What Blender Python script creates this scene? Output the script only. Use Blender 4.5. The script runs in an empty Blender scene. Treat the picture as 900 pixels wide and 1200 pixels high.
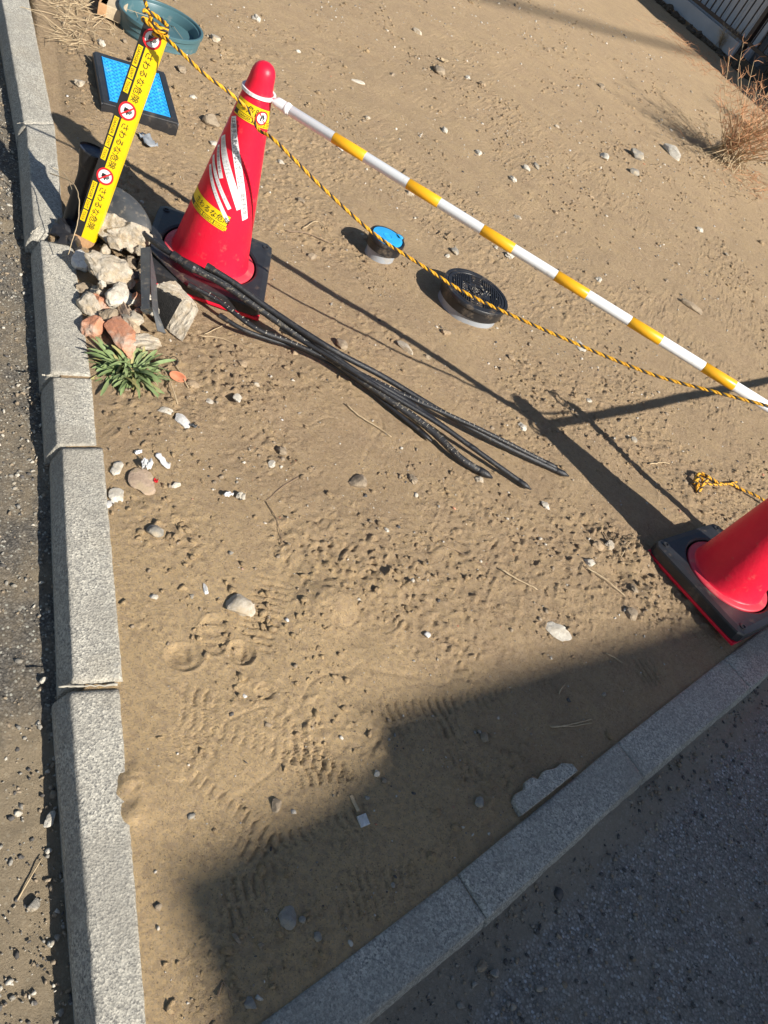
import bpy, bmesh, math, random
import numpy as np
from mathutils import Vector, Matrix

random.seed(7)
rng = np.random.default_rng(7)
S = bpy.context.scene
COL = S.collection
PI = math.pi

# ---------------------------------------------------------------- camera
cd = bpy.data.cameras.new('camera'); cam = bpy.data.objects.new('camera', cd); COL.objects.link(cam)
R_ = [[0.838671, 0.368653, 0.400907], [-0.544639, 0.567676, 0.617343], [-0.0, -0.736097, 0.676876]]
cam.matrix_world = Matrix(((R_[0][0], R_[1][0], R_[2][0], 0), (R_[0][1], R_[1][1], R_[2][1], 0),
                           (R_[0][2], R_[1][2], R_[2][2], 1.41), (0, 0, 0, 1)))
cd.sensor_fit = 'HORIZONTAL'; cd.sensor_width = 36; cd.lens = 36
cd.clip_start = 0.05; cd.clip_end = 500
S.camera = cam
# ---------------------------------------------------------------- light
SUNV = Vector((-1.24, 0.44, -1.0)).normalized()
W = bpy.data.worlds.new('World'); S.world = W; W.use_nodes = True
nt = W.node_tree; nt.nodes.clear()
sky = nt.nodes.new('ShaderNodeTexSky'); sky.sky_type = 'NISHITA'; sky.sun_disc = False
sky.sun_elevation = math.asin(-SUNV.z); sky.sun_rotation = math.atan2(-SUNV.x, -SUNV.y)
sky.air_density = 1.0; sky.dust_density = 0.6; sky.ozone_density = 1.5
bg = nt.nodes.new('ShaderNodeBackground'); bg.inputs[1].default_value = 0.064
wo = nt.nodes.new('ShaderNodeOutputWorld')
nt.links.new(sky.outputs[0], bg.inputs[0]); nt.links.new(bg.outputs[0], wo.inputs[0])
ld = bpy.data.lights.new('sun', 'SUN'); ld.energy = 5.0; ld.angle = math.radians(0.53); ld.color = (1, .95, .87)
sun = bpy.data.objects.new('sun', ld); COL.objects.link(sun)
sun.rotation_euler = SUNV.to_track_quat('-Z', 'Y').to_euler(); sun.location = (6, -4, 8)
S.view_settings.view_transform = 'Standard'; S.view_settings.look = 'None'
S.view_settings.exposure = 0.68; S.view_settings.gamma = 1

# ---------------------------------------------------------------- helpers
def tag(o, label=None, cat=None, group=None, kind=None):
    if label: o['label'] = label
    if cat: o['category'] = cat
    if group: o['group'] = group
    if kind: o['kind'] = kind
    return o

def empty(name, loc=(0, 0, 0), label=None, cat=None, group=None, kind=None):
    o = bpy.data.objects.new(name, None); COL.objects.link(o); o.location = loc
    o.empty_display_size = .05
    return tag(o, label, cat, group, kind)

def link(name, me, parent=None, loc=None):
    o = bpy.data.objects.new(name, me); COL.objects.link(o)
    if parent is not None: o.parent = parent
    if loc is not None: o.location = loc
    return o

def mk(name, V, F, m, parent=None, smooth=False, loc=None, world=False):
    """one mesh object; world=True: V in world space under an unrotated root"""
    V = np.asarray(V, float).reshape(-1, 3)
    if world and parent is not None:
        p = parent
        off = Vector((0, 0, 0))
        while p is not None: off += p.location; p = p.parent
        V = V - np.array(off)
    me = bpy.data.meshes.new(name)
    me.from_pydata(V.tolist(), [], [tuple(int(i) for i in f) for f in F])
    if isinstance(m, (list, tuple)):
        for q in m: me.materials.append(q)
    else: me.materials.append(m)
    if smooth: me.shade_smooth()
    me.update()
    return link(name, me, parent, loc)

def bm_obj(name, bm, m, parent=None, smooth=False, loc=None):
    me = bpy.data.meshes.new(name); bm.to_mesh(me); bm.free(); me.materials.append(m)
    if smooth: me.shade_smooth()
    return link(name, me, parent, loc)

class MB:
    def __init__(s): s.V = []; s.F = []; s.M = []; s.n = 0
    def add(s, V, F, mi=0):
        V = np.asarray(V, float).reshape(-1, 3)
        s.V.append(V); s.F += [tuple(int(i) + s.n for i in f) for f in F]; s.M += [mi] * len(F); s.n += len(V)
    def obj(s, name, m, parent=None, smooth=False, loc=None, world=False):
        o = mk(name, np.concatenate(s.V), s.F, m, parent, smooth, loc, world)
        if isinstance(m, (list, tuple)): o.data.polygons.foreach_set('material_index', s.M)
        return o

def box(c, s, rz=0., b=0.0):
    """box verts/faces, centre c, full sizes s; b = bevel"""
    bm = bmesh.new(); bmesh.ops.create_cube(bm, size=1)
    for v in bm.verts: v.co = Vector((v.co.x * s[0], v.co.y * s[1], v.co.z * s[2]))
    if b > 0: bmesh.ops.bevel(bm, geom=bm.edges[:], offset=b, segments=2, affect='EDGES', profile=.6)
    bm.transform(Matrix.Translation(c) @ Matrix.Rotation(rz, 4, 'Z'))
    bm.verts.index_update()
    V = [tuple(v.co) for v in bm.verts]; F = [[v.index for v in f.verts] for f in bm.faces]; bm.free()
    return V, F

def lathe(prof, n=48, c=(0, 0, 0), cap=False):
    V = []; F = []
    for r, z in prof:
        for i in range(n):
            a = 2 * PI * i / n; V.append((c[0] + r * math.cos(a), c[1] + r * math.sin(a), c[2] + z))
    for j in range(len(prof) - 1):
        for i in range(n):
            k = (i + 1) % n; F.append((j * n + i, j * n + k, (j + 1) * n + k, (j + 1) * n + i))
    if cap:
        F.append(tuple(range(n))[::-1]); F.append(tuple((len(prof) - 1) * n + i for i in range(n)))
    return V, F

def catmull(P, step):
    P = [np.asarray(p, float) for p in P]
    P = [2 * P[0] - P[1]] + P + [2 * P[-1] - P[-2]]
    out = []
    for i in range(1, len(P) - 2):
        n = max(2, int(np.linalg.norm(P[i + 1] - P[i]) / step))
        for k in range(n):
            t = k / n
            out.append(.5 * ((2 * P[i]) + (-P[i - 1] + P[i + 1]) * t + (2 * P[i - 1] - 5 * P[i] + 4 * P[i + 1] - P[i + 2]) * t * t
                             + (-P[i - 1] + 3 * P[i] - 3 * P[i + 1] + P[i + 2]) * t ** 3))
    out.append(P[-2])
    return np.array(out)

def frames(C):
    T = np.gradient(C, axis=0); T /= np.linalg.norm(T, axis=1)[:, None] + 1e-12
    N = np.zeros_like(C); a = np.array([0, 0, 1.]) if abs(T[0][2]) < .9 else np.array([1., 0, 0])
    n = a - T[0] * (a @ T[0]); n /= np.linalg.norm(n)
    for i in range(len(C)):
        n = n - T[i] * (n @ T[i]); n /= np.linalg.norm(n); N[i] = n
    return T, N, np.cross(T, N)

def tube(C, r, n=8, caps=True):
    C = np.asarray(C, float); T, N, B = frames(C)
    r = np.broadcast_to(np.asarray(r, float), (len(C),))
    V = []
    for i in range(n):
        a = 2 * PI * i / n
        V.append(C + (N * math.cos(a) + B * math.sin(a)) * r[:, None])
    V = np.stack(V, 1).reshape(-1, 3); F = []
    for j in range(len(C) - 1):
        for i in range(n):
            k = (i + 1) % n; F.append((j * n + i, j * n + k, (j + 1) * n + k, (j + 1) * n + i))
    if caps: F.append(tuple(range(n))[::-1]); F.append(tuple((len(C) - 1) * n + i for i in range(n)))
    return V, F

def dup(root, loc=None, rz=None):
    def cp(o, par):
        c = o.copy(); COL.objects.link(c); c.parent = par
        for ch in o.children: cp(ch, c)
        return c
    r = cp(root, None)
    if loc is not None: r.location = loc
    if rz is not None: r.rotation_euler.z = rz
    return r

# numpy value noise -------------------------------------------------
_T = rng.random((256, 256))
def vn(x, y, s, seed=0):
    x = np.asarray(x) / s + seed * 17.31 + 500; y = np.asarray(y) / s + seed * 9.77 + 500
    xi = np.floor(x).astype(int); yi = np.floor(y).astype(int); fx = x - xi; fy = y - yi
    fx = fx * fx * (3 - 2 * fx); fy = fy * fy * (3 - 2 * fy)
    g = lambda a, b: _T[(a + seed * 7) % 256, (b + seed * 13) % 256]
    return (g(xi, yi) * (1 - fx) * (1 - fy) + g(xi + 1, yi) * fx * (1 - fy) + g(xi, yi + 1) * (1 - fx) * fy + g(xi + 1, yi + 1) * fx * fy) - .5

# materials -----------------------------------------------------------
class NT:
    def __init__(s, name):
        s.m = bpy.data.materials.new(name); s.m.use_nodes = True; s.t = s.m.node_tree; s.t.nodes.clear()
        s.out = s.n('ShaderNodeOutputMaterial'); s.b = s.n('ShaderNodeBsdfPrincipled')
        s.l(s.b.outputs[0], s.out.inputs[0]); s.tc = s.n('ShaderNodeTexCoord')
    def n(s, k, **a):
        q = s.t.nodes.new(k)
        for x, y in a.items(): setattr(q, x, y)
        return q
    def l(s, a, b): s.t.links.new(a, b)
    def noise(s, scale, detail=4, rough=.55, co='Object'):
        q = s.n('ShaderNodeTexNoise'); q.inputs['Scale'].default_value = scale; q.inputs['Detail'].default_value = detail
        q.inputs['Roughness'].default_value = rough; s.l(s.tc.outputs[co], q.inputs['Vector']); return q.outputs[0]
    def vor(s, scale, feature='F1', out=0, co='Object'):
        q = s.n('ShaderNodeTexVoronoi', feature=feature); q.inputs['Scale'].default_value = scale
        s.l(s.tc.outputs[co], q.inputs['Vector']); return q.outputs[out]
    def ramp(s, x, stops):
        q = s.n('ShaderNodeValToRGB'); e = q.color_ramp.elements
        while len(e) < len(stops): e.new(.5)
        for i, (p, c) in enumerate(stops):
            e[i].position = p; e[i].color = (*c, 1) if len(c) == 3 else c
        s.l(x, q.inputs[0]); return q.outputs[0]
    def mix(s, f, a, b, mode='MIX'):
        q = s.n('ShaderNodeMix', data_type='RGBA', blend_type=mode)
        for i, v in ((0, f), (6, a), (7, b)):
            if isinstance(v, (int, float)): q.inputs[i].default_value = v
            elif isinstance(v, tuple): q.inputs[i].default_value = (*v, 1)
            else: s.l(v, q.inputs[i])
        return q.outputs[2]
    def math(s, op, a, b=0.):
        q = s.n('ShaderNodeMath', operation=op)
        for i, v in ((0, a), (1, b)):
            if isinstance(v, (int, float)): q.inputs[i].default_value = v
            else: s.l(v, q.inputs[i])
        return q.outputs[0]
    def bump(s, h, dist, strength=1., prev=None):
        q = s.n('ShaderNodeBump'); q.inputs['Distance'].default_value = dist; q.inputs['Strength'].default_value = strength
        s.l(h, q.inputs['Height'])
        if prev is not None: s.l(prev, q.inputs['Normal'])
        return q.outputs[0]
    def done(s, col=None, rough=.8, nrm=None, spec=.5):
        b = s.b
        if isinstance(col, tuple): b.inputs['Base Color'].default_value = (*col, 1)
        elif col is not None: s.l(col, b.inputs['Base Color'])
        if isinstance(rough, (int, float)): b.inputs['Roughness'].default_value = rough
        else: s.l(rough, b.inputs['Roughness'])
        b.inputs['Specular IOR Level'].default_value = spec
        if nrm is not None: s.l(nrm, b.inputs['Normal'])
        return s.m

def plain(name, c1, c2=None, rough=.5, scale=30, bs=400, bd=.0003, spec=.5, dirt=None, dirt_amt=.5, dscale=18):
    """two-tone mottled material with fine relief and optional dust"""
    t = NT(name); c2 = c2 or tuple(x * .75 for x in c1)
    n = t.noise(scale, 5, .6)
    col = t.ramp(n, [(.3, c2), (.7, c1)])
    if dirt:
        d = t.ramp(t.noise(dscale, 6, .7), [(.62 - .25 * dirt_amt, (0, 0, 0)), (.85 - .2 * dirt_amt, (1, 1, 1))])
        col = t.mix(d, col, dirt)
        r = t.mix(d, (rough,) * 3, (.9,) * 3)
    else: r = t.ramp(t.noise(scale * 2, 3), [(.3, (max(0, rough - .08),) * 3), (.7, (min(1, rough + .1),) * 3)])
    return t.done(col, r, t.bump(t.noise(bs, 3), bd), spec)

DRY = (-0.059,0.583,0.000)      # patch of pale, dry drifted sand near the kerb corner
def sand_mat():
    t = NT('sand')
    big = t.noise(.9, 3, .5); mid = t.noise(7, 6, .65); fine = t.noise(150, 6, .8); gr = t.noise(520, 2, .6)
    c = t.ramp(big, [(.3, (.465, .328, .178)), (.7, (.550, .388, .202))])
    c = t.mix(t.ramp(mid, [(.38, (0, 0, 0)), (.68, (.8, .8, .8))]), c, (.355, .240, .142))
    c = t.mix(t.ramp(t.noise(24, 5, .7), [(.45, (0, 0, 0)), (.75, (.5, .5, .5))]), c, (.575, .425, .270))
    q = t.n('ShaderNodeVectorMath', operation='DISTANCE'); t.l(t.tc.outputs['Object'], q.inputs[0]); q.inputs[1].default_value = DRY
    dry = t.math('ADD', t.math('MULTIPLY', t.math('SUBTRACT', .85, q.outputs['Value']), 1.5), t.math('MULTIPLY', t.noise(3, 5, .65), .8))
    dry = t.ramp(dry, [(.35, (0, 0, 0)), (1.0, (.8, .8, .8))])
    c = t.mix(dry, c, (.72, .51, .262))
    c = t.mix(t.ramp(t.noise(75, 5, .8), [(.46, (0, 0, 0)), (.60, (.75, .75, .75))]), c, (.33, .222, .130))
    c = t.mix(t.ramp(fine, [(.42, (.0, 0, 0)), (.68, (.8, .8, .8))]), c, (.61, .455, .295))
    c = t.mix(t.ramp(t.noise(260, 4, .7), [(.57, (0, 0, 0)), (.66, (.8, .8, .8))]), c, (.17, .118, .07))
    c = t.mix(t.ramp(gr, [(.66, (0, 0, 0)), (.72, (.85, .85, .85))]), c, (.66, .60, .50))
    n1 = t.bump(t.noise(38, 9, .8), .020, .85)
    n2 = t.bump(t.noise(150, 6, .85), .009, .95, n1)
    n3 = t.bump(gr, .0012, .8, n2)
    return t.done(c, .95, n3, .2)
M_sand = sand_mat()

def kerb_mat():
    t = NT('kerb_concrete')
    v = t.vor(240, out=1); g = t.noise(300, 4, .75)
    sep = t.n('ShaderNodeSeparateColor'); t.l(v, sep.inputs[0])
    c = t.ramp(sep.outputs[0], [(0, (.12, .115, .105)), (.22, (.275, .255, .215)), (.6, (.46, .425, .345)), (1, (.77, .71, .575))])
    c = t.mix(.5, c, t.ramp(g, [(.40, (.13, .127, .12)), (.60, (.60, .57, .485))]))
    c = t.mix(t.ramp(t.noise(5, 6, .65), [(.5, (0, 0, 0)), (.78, (.5, .5, .5))]), c, (.36, .30, .21))
    c = t.mix(t.ramp(t.noise(14, 4, .6), [(.62, (0, 0, 0)), (.75, (.55, .55, .55))]), c, (.52, .51, .47))
    c = t.mix(t.ramp(t.noise(22, 3, .5), [(.70, (0, 0, 0)), (.76, (.6, .6, .6))]), c, (.17, .165, .15))
    c = t.mix(t.ramp(t.noise(3.2, 7, .75), [(.44, (0, 0, 0)), (.60, (.6, .6, .6))]), c, (.28, .258, .215))
    nn = t.bump(t.vor(240), .0016, .8); nn = t.bump(g, .0018, .8, nn); nn = t.bump(t.noise(650, 3, .8), .001, .9, nn); nn = t.bump(t.noise(40, 4), .0012, .5, nn)
    return t.done(c, .9, nn, .3)
M_kerb = kerb_mat()

def asphalt_mat(name, sc, lo, hi, dust, amt, spot=None, line=None):
    t = NT(name)
    v = t.vor(sc, out=1); d = t.vor(sc); sep = t.n('ShaderNodeSeparateColor'); t.l(v, sep.inputs[0])
    c = t.ramp(sep.outputs[0], [(0, lo), (.75, tuple((a + b) / 2 for a, b in zip(lo, hi))), (.9, hi), (1, tuple(min(.6, x * 2.2) for x in hi))])
    c = t.mix(t.ramp(d, [(.45, (0, 0, 0)), (.75, (1, 1, 1))]), c, tuple(x * .75 for x in lo))
    f = t.noise(6, 6, .7)
    if spot:
        q = t.n('ShaderNodeVectorMath', operation='DISTANCE'); t.l(t.tc.outputs['Object'], q.inputs[0]); q.inputs[1].default_value = spot[0]
        f = t.math('ADD', f, t.math('MULTIPLY', t.math('MAXIMUM', t.math('SUBTRACT', spot[1], q.outputs['Value']), 0), .9 / spot[1]))
    if line:
        q = t.n('ShaderNodeVectorMath', operation='SUBTRACT'); t.l(t.tc.outputs['Object'], q.inputs[0]); q.inputs[1].default_value = line[0]
        q2 = t.n('ShaderNodeVectorMath', operation='DOT_PRODUCT'); t.l(q.outputs[0], q2.inputs[0]); q2.inputs[1].default_value = line[1]
        f = t.math('ADD', f, t.math('MULTIPLY', t.math('MAXIMUM', t.math('SUBTRACT', line[2], q2.outputs['Value']), 0), .55 / line[2]))
    c = t.mix(t.ramp(f, [(.55 - amt * .3, (0, 0, 0)), (.85 - amt * .3, (.85, .85, .85))]), c, dust)
    c = t.mix(t.ramp(t.noise(400, 3, .7), [(.5, (0, 0, 0)), (.8, (.5, .5, .5))]), c, tuple(x * 1.2 for x in dust))
    hh = t.mix(t.ramp(f, [(.5 - amt * .3, (0, 0, 0)), (.8 - amt * .3, (1, 1, 1))]), t.ramp(d, [(.0, (1, 1, 1)), (.8, (0, 0, 0))]), (.4, .4, .4))
    n = t.bump(t.noise(45, 8, .75), .012, .7); n = t.bump(hh, .004, .9, n); n = t.bump(t.noise(260, 5, .8), .004, .9, n)
    return t.done(c, .88, n, .35)
M_asph_l = asphalt_mat('weathered_asphalt', 190, (.10, .092, .08), (.30, .27, .225), (.31, .24, .15), .55, spot=((-0.105,0.262,-0.050), .42))
M_asph_r = asphalt_mat('dark_asphalt', 170, (.255, .235, .205), (.50, .465, .41), (.29, .245, .18), .12, line=((1.200,1.753,0.000), (.8788, -.4772, 0), .09))

def rock_mat(name, a, b, c3=None, sc=40):
    t = NT(name)
    c = t.ramp(t.noise(sc, 6, .65), [(.3, b), (.52, a), (.75, tuple(min(.8, x * 1.25) for x in a))])
    c = t.mix(t.ramp(t.noise(sc * 8, 3, .6), [(.45, (0, 0, 0)), (.7, (.5, .5, .5))]), c, tuple(x * .6 for x in b))
    if c3: c = t.mix(t.ramp(t.noise(sc * .7, 4, .6), [(.48, (0, 0, 0)), (.66, (.9, .9, .9))]), c, c3)
    n = t.bump(t.noise(sc * 3, 6, .7), .006, .7); n = t.bump(t.noise(600, 3), .0008, .7, n)
    return t.done(c, .92, n, .3)
M_rubble = rock_mat('rubble_concrete', (.50, .44, .35), (.33, .27, .19), (.40, .31, .20))
M_palestone = rock_mat('pale_stone', (.58, .53, .44), (.42, .36, .27))
M_stone = rock_mat('brown_stone', (.33, .26, .18), (.2, .155, .105))
M_greystone = rock_mat('grey_stone', (.31, .285, .24), (.19, .172, .145), (.42, .34, .23))
M_darkstone = rock_mat('dark_stone', (.12, .11, .1), (.06, .055, .05))
M_white = rock_mat('white_lump', (.68, .66, .62), (.5, .47, .42), sc=25)
M_brick = rock_mat('broken_brick', (.55, .24, .13), (.42, .20, .13), (.46, .37, .29), 25)
M_pinkslab = rock_mat('pinkish_mortar', (.44, .325, .235), (.32, .23, .16), (.42, .32, .20))
M_clod = rock_mat('sand_clod', (.40, .295, .185), (.29, .21, .135))
M_red = plain('red_plastic', (.80, .010, .040), (.70, .008, .032), .42, 9, 60, .0008, .35, dirt=(.55, .10, .08), dirt_amt=.12, dscale=30)
M_pinkred = plain('faded_red_plastic', (.62, .05, .075), (.55, .035, .055), .5, 20, 200, .0002, dirt=(.4, .25, .18), dirt_amt=.25)
M_rubber = plain('black_rubber', (.028, .029, .032), (.018, .018, .020), .42, 25, 300, .0004, .5, dirt=(.16, .125, .09), dirt_amt=.22)
M_blackpl = plain('black_plastic', (.022, .022, .024), (.013, .013, .015), .38, 20, 300, .0003, .5, dirt=(.20, .15, .1), dirt_amt=.3)
M_hose = plain('black_hose', (.022, .023, .026), (.011, .011, .013), .40, 30, 500, .0012, .5, dirt=(.2, .16, .11), dirt_amt=.12, dscale=60)
M_hosedirt = plain('dusty_black_hose', (.03, .03, .032), (.016, .016, .018), .42, 30, 500, .0015, .5, dirt=(.36, .30, .2), dirt_amt=.30, dscale=75)
M_greypl = plain('grey_plastic', (.075, .08, .082), (.05, .052, .055), .5, 25, 300, .0005, .5, dirt=(.3, .25, .18), dirt_amt=.3, dscale=40)
M_pvc = plain('grey_pvc', (.34, .36, .38), (.29, .31, .33), .45, 15, 200, .0002, .5, dirt=(.33, .26, .17), dirt_amt=.3, dscale=30)
M_whitepl = plain('white_plastic', (.80, .80, .79), (.74, .74, .73), .33, 10, 200, .0001, .5, dirt=(.55, .48, .38), dirt_amt=.14, dscale=40)
M_yelpl = plain('yellow_plastic', (.83, .42, .012), (.77, .37, .01), .38, 10, 200, .0001, .5)
M_blue = plain('blue_plastic', (.035, .40, .80), (.03, .34, .72), .45, 15, 300, .0003, .5, dirt=(.2, .42, .6), dirt_amt=.2)
M_teal = plain('teal_plastic', (.068, .142, .158), (.052, .115, .13), .42, 8, 60, .0003, .5, dirt=(.2, .22, .2), dirt_amt=.15)
M_tapeY = plain('tape_yellow', (.86, .60, .006), (.80, .54, .005), .35, 20, 120, .0004)
M_ink = plain('ink_black', (.022, .02, .018), (.016, .015, .014), .45)
M_tapeW = plain('tape_white', (.80, .79, .77), (.72, .71, .70), .4)
M_greyink = plain('grey_ink', (.12, .11, .12), (.09, .085, .09), .5)
M_fadedink = plain('faded_ink', (.52, .51, .50), (.48, .47, .46), .5)
M_signred = plain('sign_red', (.72, .02, .03), (.66, .02, .025), .4)
M_wood = plain('raw_timber', (.56, .33, .165), (.42, .235, .11), .7, 35, 150, .001)
M_wood2 = plain('grey_timber', (.58, .47, .32), (.42, .33, .21), .8, 25, 150, .001, dirt=(.5, .42, .3), dirt_amt=.3)
M_ropeY = plain('rope_yellow', (.82, .43, .012), (.66, .30, .01), .55, 90, 900, .0006)
M_ropeK = plain('rope_black', (.03, .024, .02), (.018, .015, .013), .55, 90, 900, .0006)
M_leaf = plain('weed_leaf', (.235, .31, .125), (.125, .18, .06), .65, 40, 300, .0006, dirt=(.26, .25, .13), dirt_amt=.35)
M_leaf2 = plain('yellowing_leaf', (.38, .33, .13), (.24, .22, .08), .7, 40, 300, .0006)
M_straw = plain('dry_straw', (.56, .44, .27), (.36, .26, .15), .8, 60)
M_twig = plain('dry_twig', (.30, .21, .13), (.17, .12, .08), .85, 80)
M_redtwig = plain('red_brown_twig', (.58, .29, .14), (.38, .19, .09), .8, 60)
M_brownmet = plain('dark_brown_metal', (.045, .028, .022), (.03, .02, .016), .5, 10)
M_footing = plain('pale_footing', (.44, .45, .46), (.35, .36, .37), .8, 4, 80, .002)
M_wallwhite = plain('white_boarding', (.62, .62, .62), (.54, .54, .55), .7, 3, 80, .001)
M_darksoil = rock_mat('dark_soil', (.11, .085, .06), (.06, .045, .03))
M_seal = plain('silicone', (.7, .68, .62), (.55, .5, .42), .6, 60)
M_mortar = plain('joint_mortar', (.46, .42, .34), (.33, .30, .24), .85, 60, 300, .001)
M_terra = plain('terracotta', (.52, .2, .1), (.42, .15, .08), .8, 60)

# ---------------------------------------------------------------- ground
KL_in = [(-2.343,2.997,0.000), (-1.239,1.790,0.000), (-0.814,1.361,0.000), (-0.250,0.730,0.000), (0.122,0.284,0.000)]
a_in = np.array((-0.814,1.361,0.000)[:2]); b_in = np.array((-0.250,0.730,0.000)[:2])
dL = (a_in - b_in); dL /= np.linalg.norm(dL); nL = np.array([-dL[1], dL[0]])       # nL points to the road side
if nL[0] > 0: nL = -nL
pR1 = np.array((1.090,1.813,-0.000)[:2]); pR2 = np.array((0.281,0.369,0.000)[:2])
dR = pR1 - pR2; dR /= np.linalg.norm(dR); nR = np.array([dR[1], -dR[0]])           # towards road on the right
def dist_left(x, y): return (x - b_in[0]) * nL[0] + (y - b_in[1]) * nL[1]          # >0 outside
def dist_right(x, y): return (x - pR2[0]) * nR[0] + (y - pR2[1]) * nR[1]

def grow(lo, hi, step, far, g=1.13):
    core = np.arange(lo, hi, step); a = [hi]; s = step
    while a[-1] < far: s *= g; a.append(a[-1] + s)
    b = [lo]; s = step
    while b[-1] > -far: s *= g; b.append(b[-1] - s)
    return np.concatenate([np.array(b[:0:-1]), core, np.array(a)])

# (x, y, radius, height) mounds and pits
MOUNDS = [(*(-0.375,2.746,0.000)[:2], .16, .006), (*(-0.104,2.701,0.000)[:2], .12, .012), (*(-0.537,2.729,0.000)[:2], .07, .012), (*(-0.471,1.630,0.000)[:2], .10, .010),
          (*(-0.628,1.653,-0.000)[:2], .12, .015), (*(-0.646,1.285,0.000)[:2], .10, .012), (*(0.036,1.176,0.000)[:2], .06, .014), (*(0.088,1.143,0.000)[:2], .05, -.010),
          (*(-1.625,2.472,0.000)[:2], .2, .03), (*(-1.908,2.689,0.000)[:2], .3, .03), (*(-1.829,3.546,0.000)[:2], .3, .02), (*(0.728,1.995,0.000)[:2], .06, .016),
          (*(0.702,1.865,0.000)[:2], .04, -.012), (*(0.453,1.593,0.000)[:2], .05, .008), (*(0.141,1.328,0.000)[:2], .06, .007),
          (*(0.811,1.857,0.000)[:2], .04, .012), (*(-0.195,0.839,0.000)[:2], .022, -.012), (*(-0.088,0.922,0.000)[:2], .02, -.009),
          (*(-0.090,0.563,0.000)[:2], .05, .008), (*(-0.618,1.317,0.000)[:2], .05, -.006), (*(-0.620,5.059,0.000)[:2], .5, .02), (*(0.218,0.938,0.000)[:2], .04, .010),
          (*(-0.017,1.163,0.000)[:2], .05, .012), (*(-1.050,5.223,0.000)[:2], .3, .02)]
# shoe prints: heel and sole rings pressed in the sand (centre, long half, short half, angle)
PRINTS = [((-0.182,0.836,0.000), .036, .030, .6), ((-0.092,0.918,0.000), .030, .028, .6), ((-0.005,0.872,0.000), .020, .018, .2), ((-0.161,0.917,0.000), .045, .03, 2.2)]
# tyre / tread tracks: start, end, width, pitch
TRACKS = [((0.235,0.950,0.000), (0.958,1.614,0.000), .055, .022), ((0.105,0.750,0.000), (0.461,1.059,0.000), .05, .02), ((0.107,0.467,0.000), (0.493,0.725,0.000), .05, .018),
          ((0.149,0.572,0.000), (0.558,1.042,0.000), .04, .02), ((-0.068,0.624,0.000), (0.190,0.597,0.000), .04, .02), ((0.273,1.626,0.000), (0.507,1.602,0.000), .04, .018),
          ((-0.117,0.640,0.000), (-0.020,0.727,0.000), .03, .02), ((-0.150,0.743,0.000), (0.274,0.863,0.000), .05, .021), ((-0.075,0.919,0.000), (-0.138,1.186,0.000), .045, .018),
          ((0.547,1.250,0.000), (1.061,1.794,0.000), .05, .02)]
CLODS = [((-0.523,1.646,0.000), .10, 1), ((-0.336,1.493,0.000), .09, .8), ((-0.416,1.066,0.000), .07, .8), ((-0.353,1.091,0.000), .06, .9), ((-0.564,1.952,0.000), .08, .6), ((-1.829,3.546,0.000), .22, 1), ((-1.525,3.352,0.000), .2, .9),
         ((-1.972,2.928,0.000), .3, 1), ((-1.768,2.560,0.000), .25, 1), ((0.093,1.321,0.000), .10, .9), ((-0.130,1.261,0.000), .08, .5), ((0.714,1.982,0.000), .07, 1.2), ((0.816,1.822,0.000), .06, 1.2), ((0.925,1.952,-0.000), .05, 1.2),
         ((0.458,1.795,0.000), .12, .7), ((0.208,1.822,0.000), .12, .5), ((-0.543,2.770,0.000), .05, 1), ((0.122,0.870,0.000), .06, .8), ((0.251,0.914,0.000), .05, .8), ((-0.025,0.834,0.000), .05, .6), ((-1.050,5.223,0.000), .3, .8),
         ((-0.394,5.147,0.000), .3, .7), ((0.117,5.892,0.000), .35, .7), ((-0.763,1.482,0.000), .12, .8), ((-0.610,1.417,0.000), .08, .8), ((0.597,2.010,-0.000), .09, .9), ((-0.513,1.041,0.000), .06, .9), ((-0.314,0.860,0.000), .05, .6),
         ((0.013,1.127,0.000), .05, .7), ((-0.206,3.339,0.000), .08, .4), ((-0.303,3.979,0.000), .12, .5), ((-0.325,1.916,0.000), .1, .4), ((-1.484,2.874,0.000), .2, .8), ((0.862,5.145,0.000), .3, .5), ((-0.994,3.287,0.000), .2, .4)]
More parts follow.
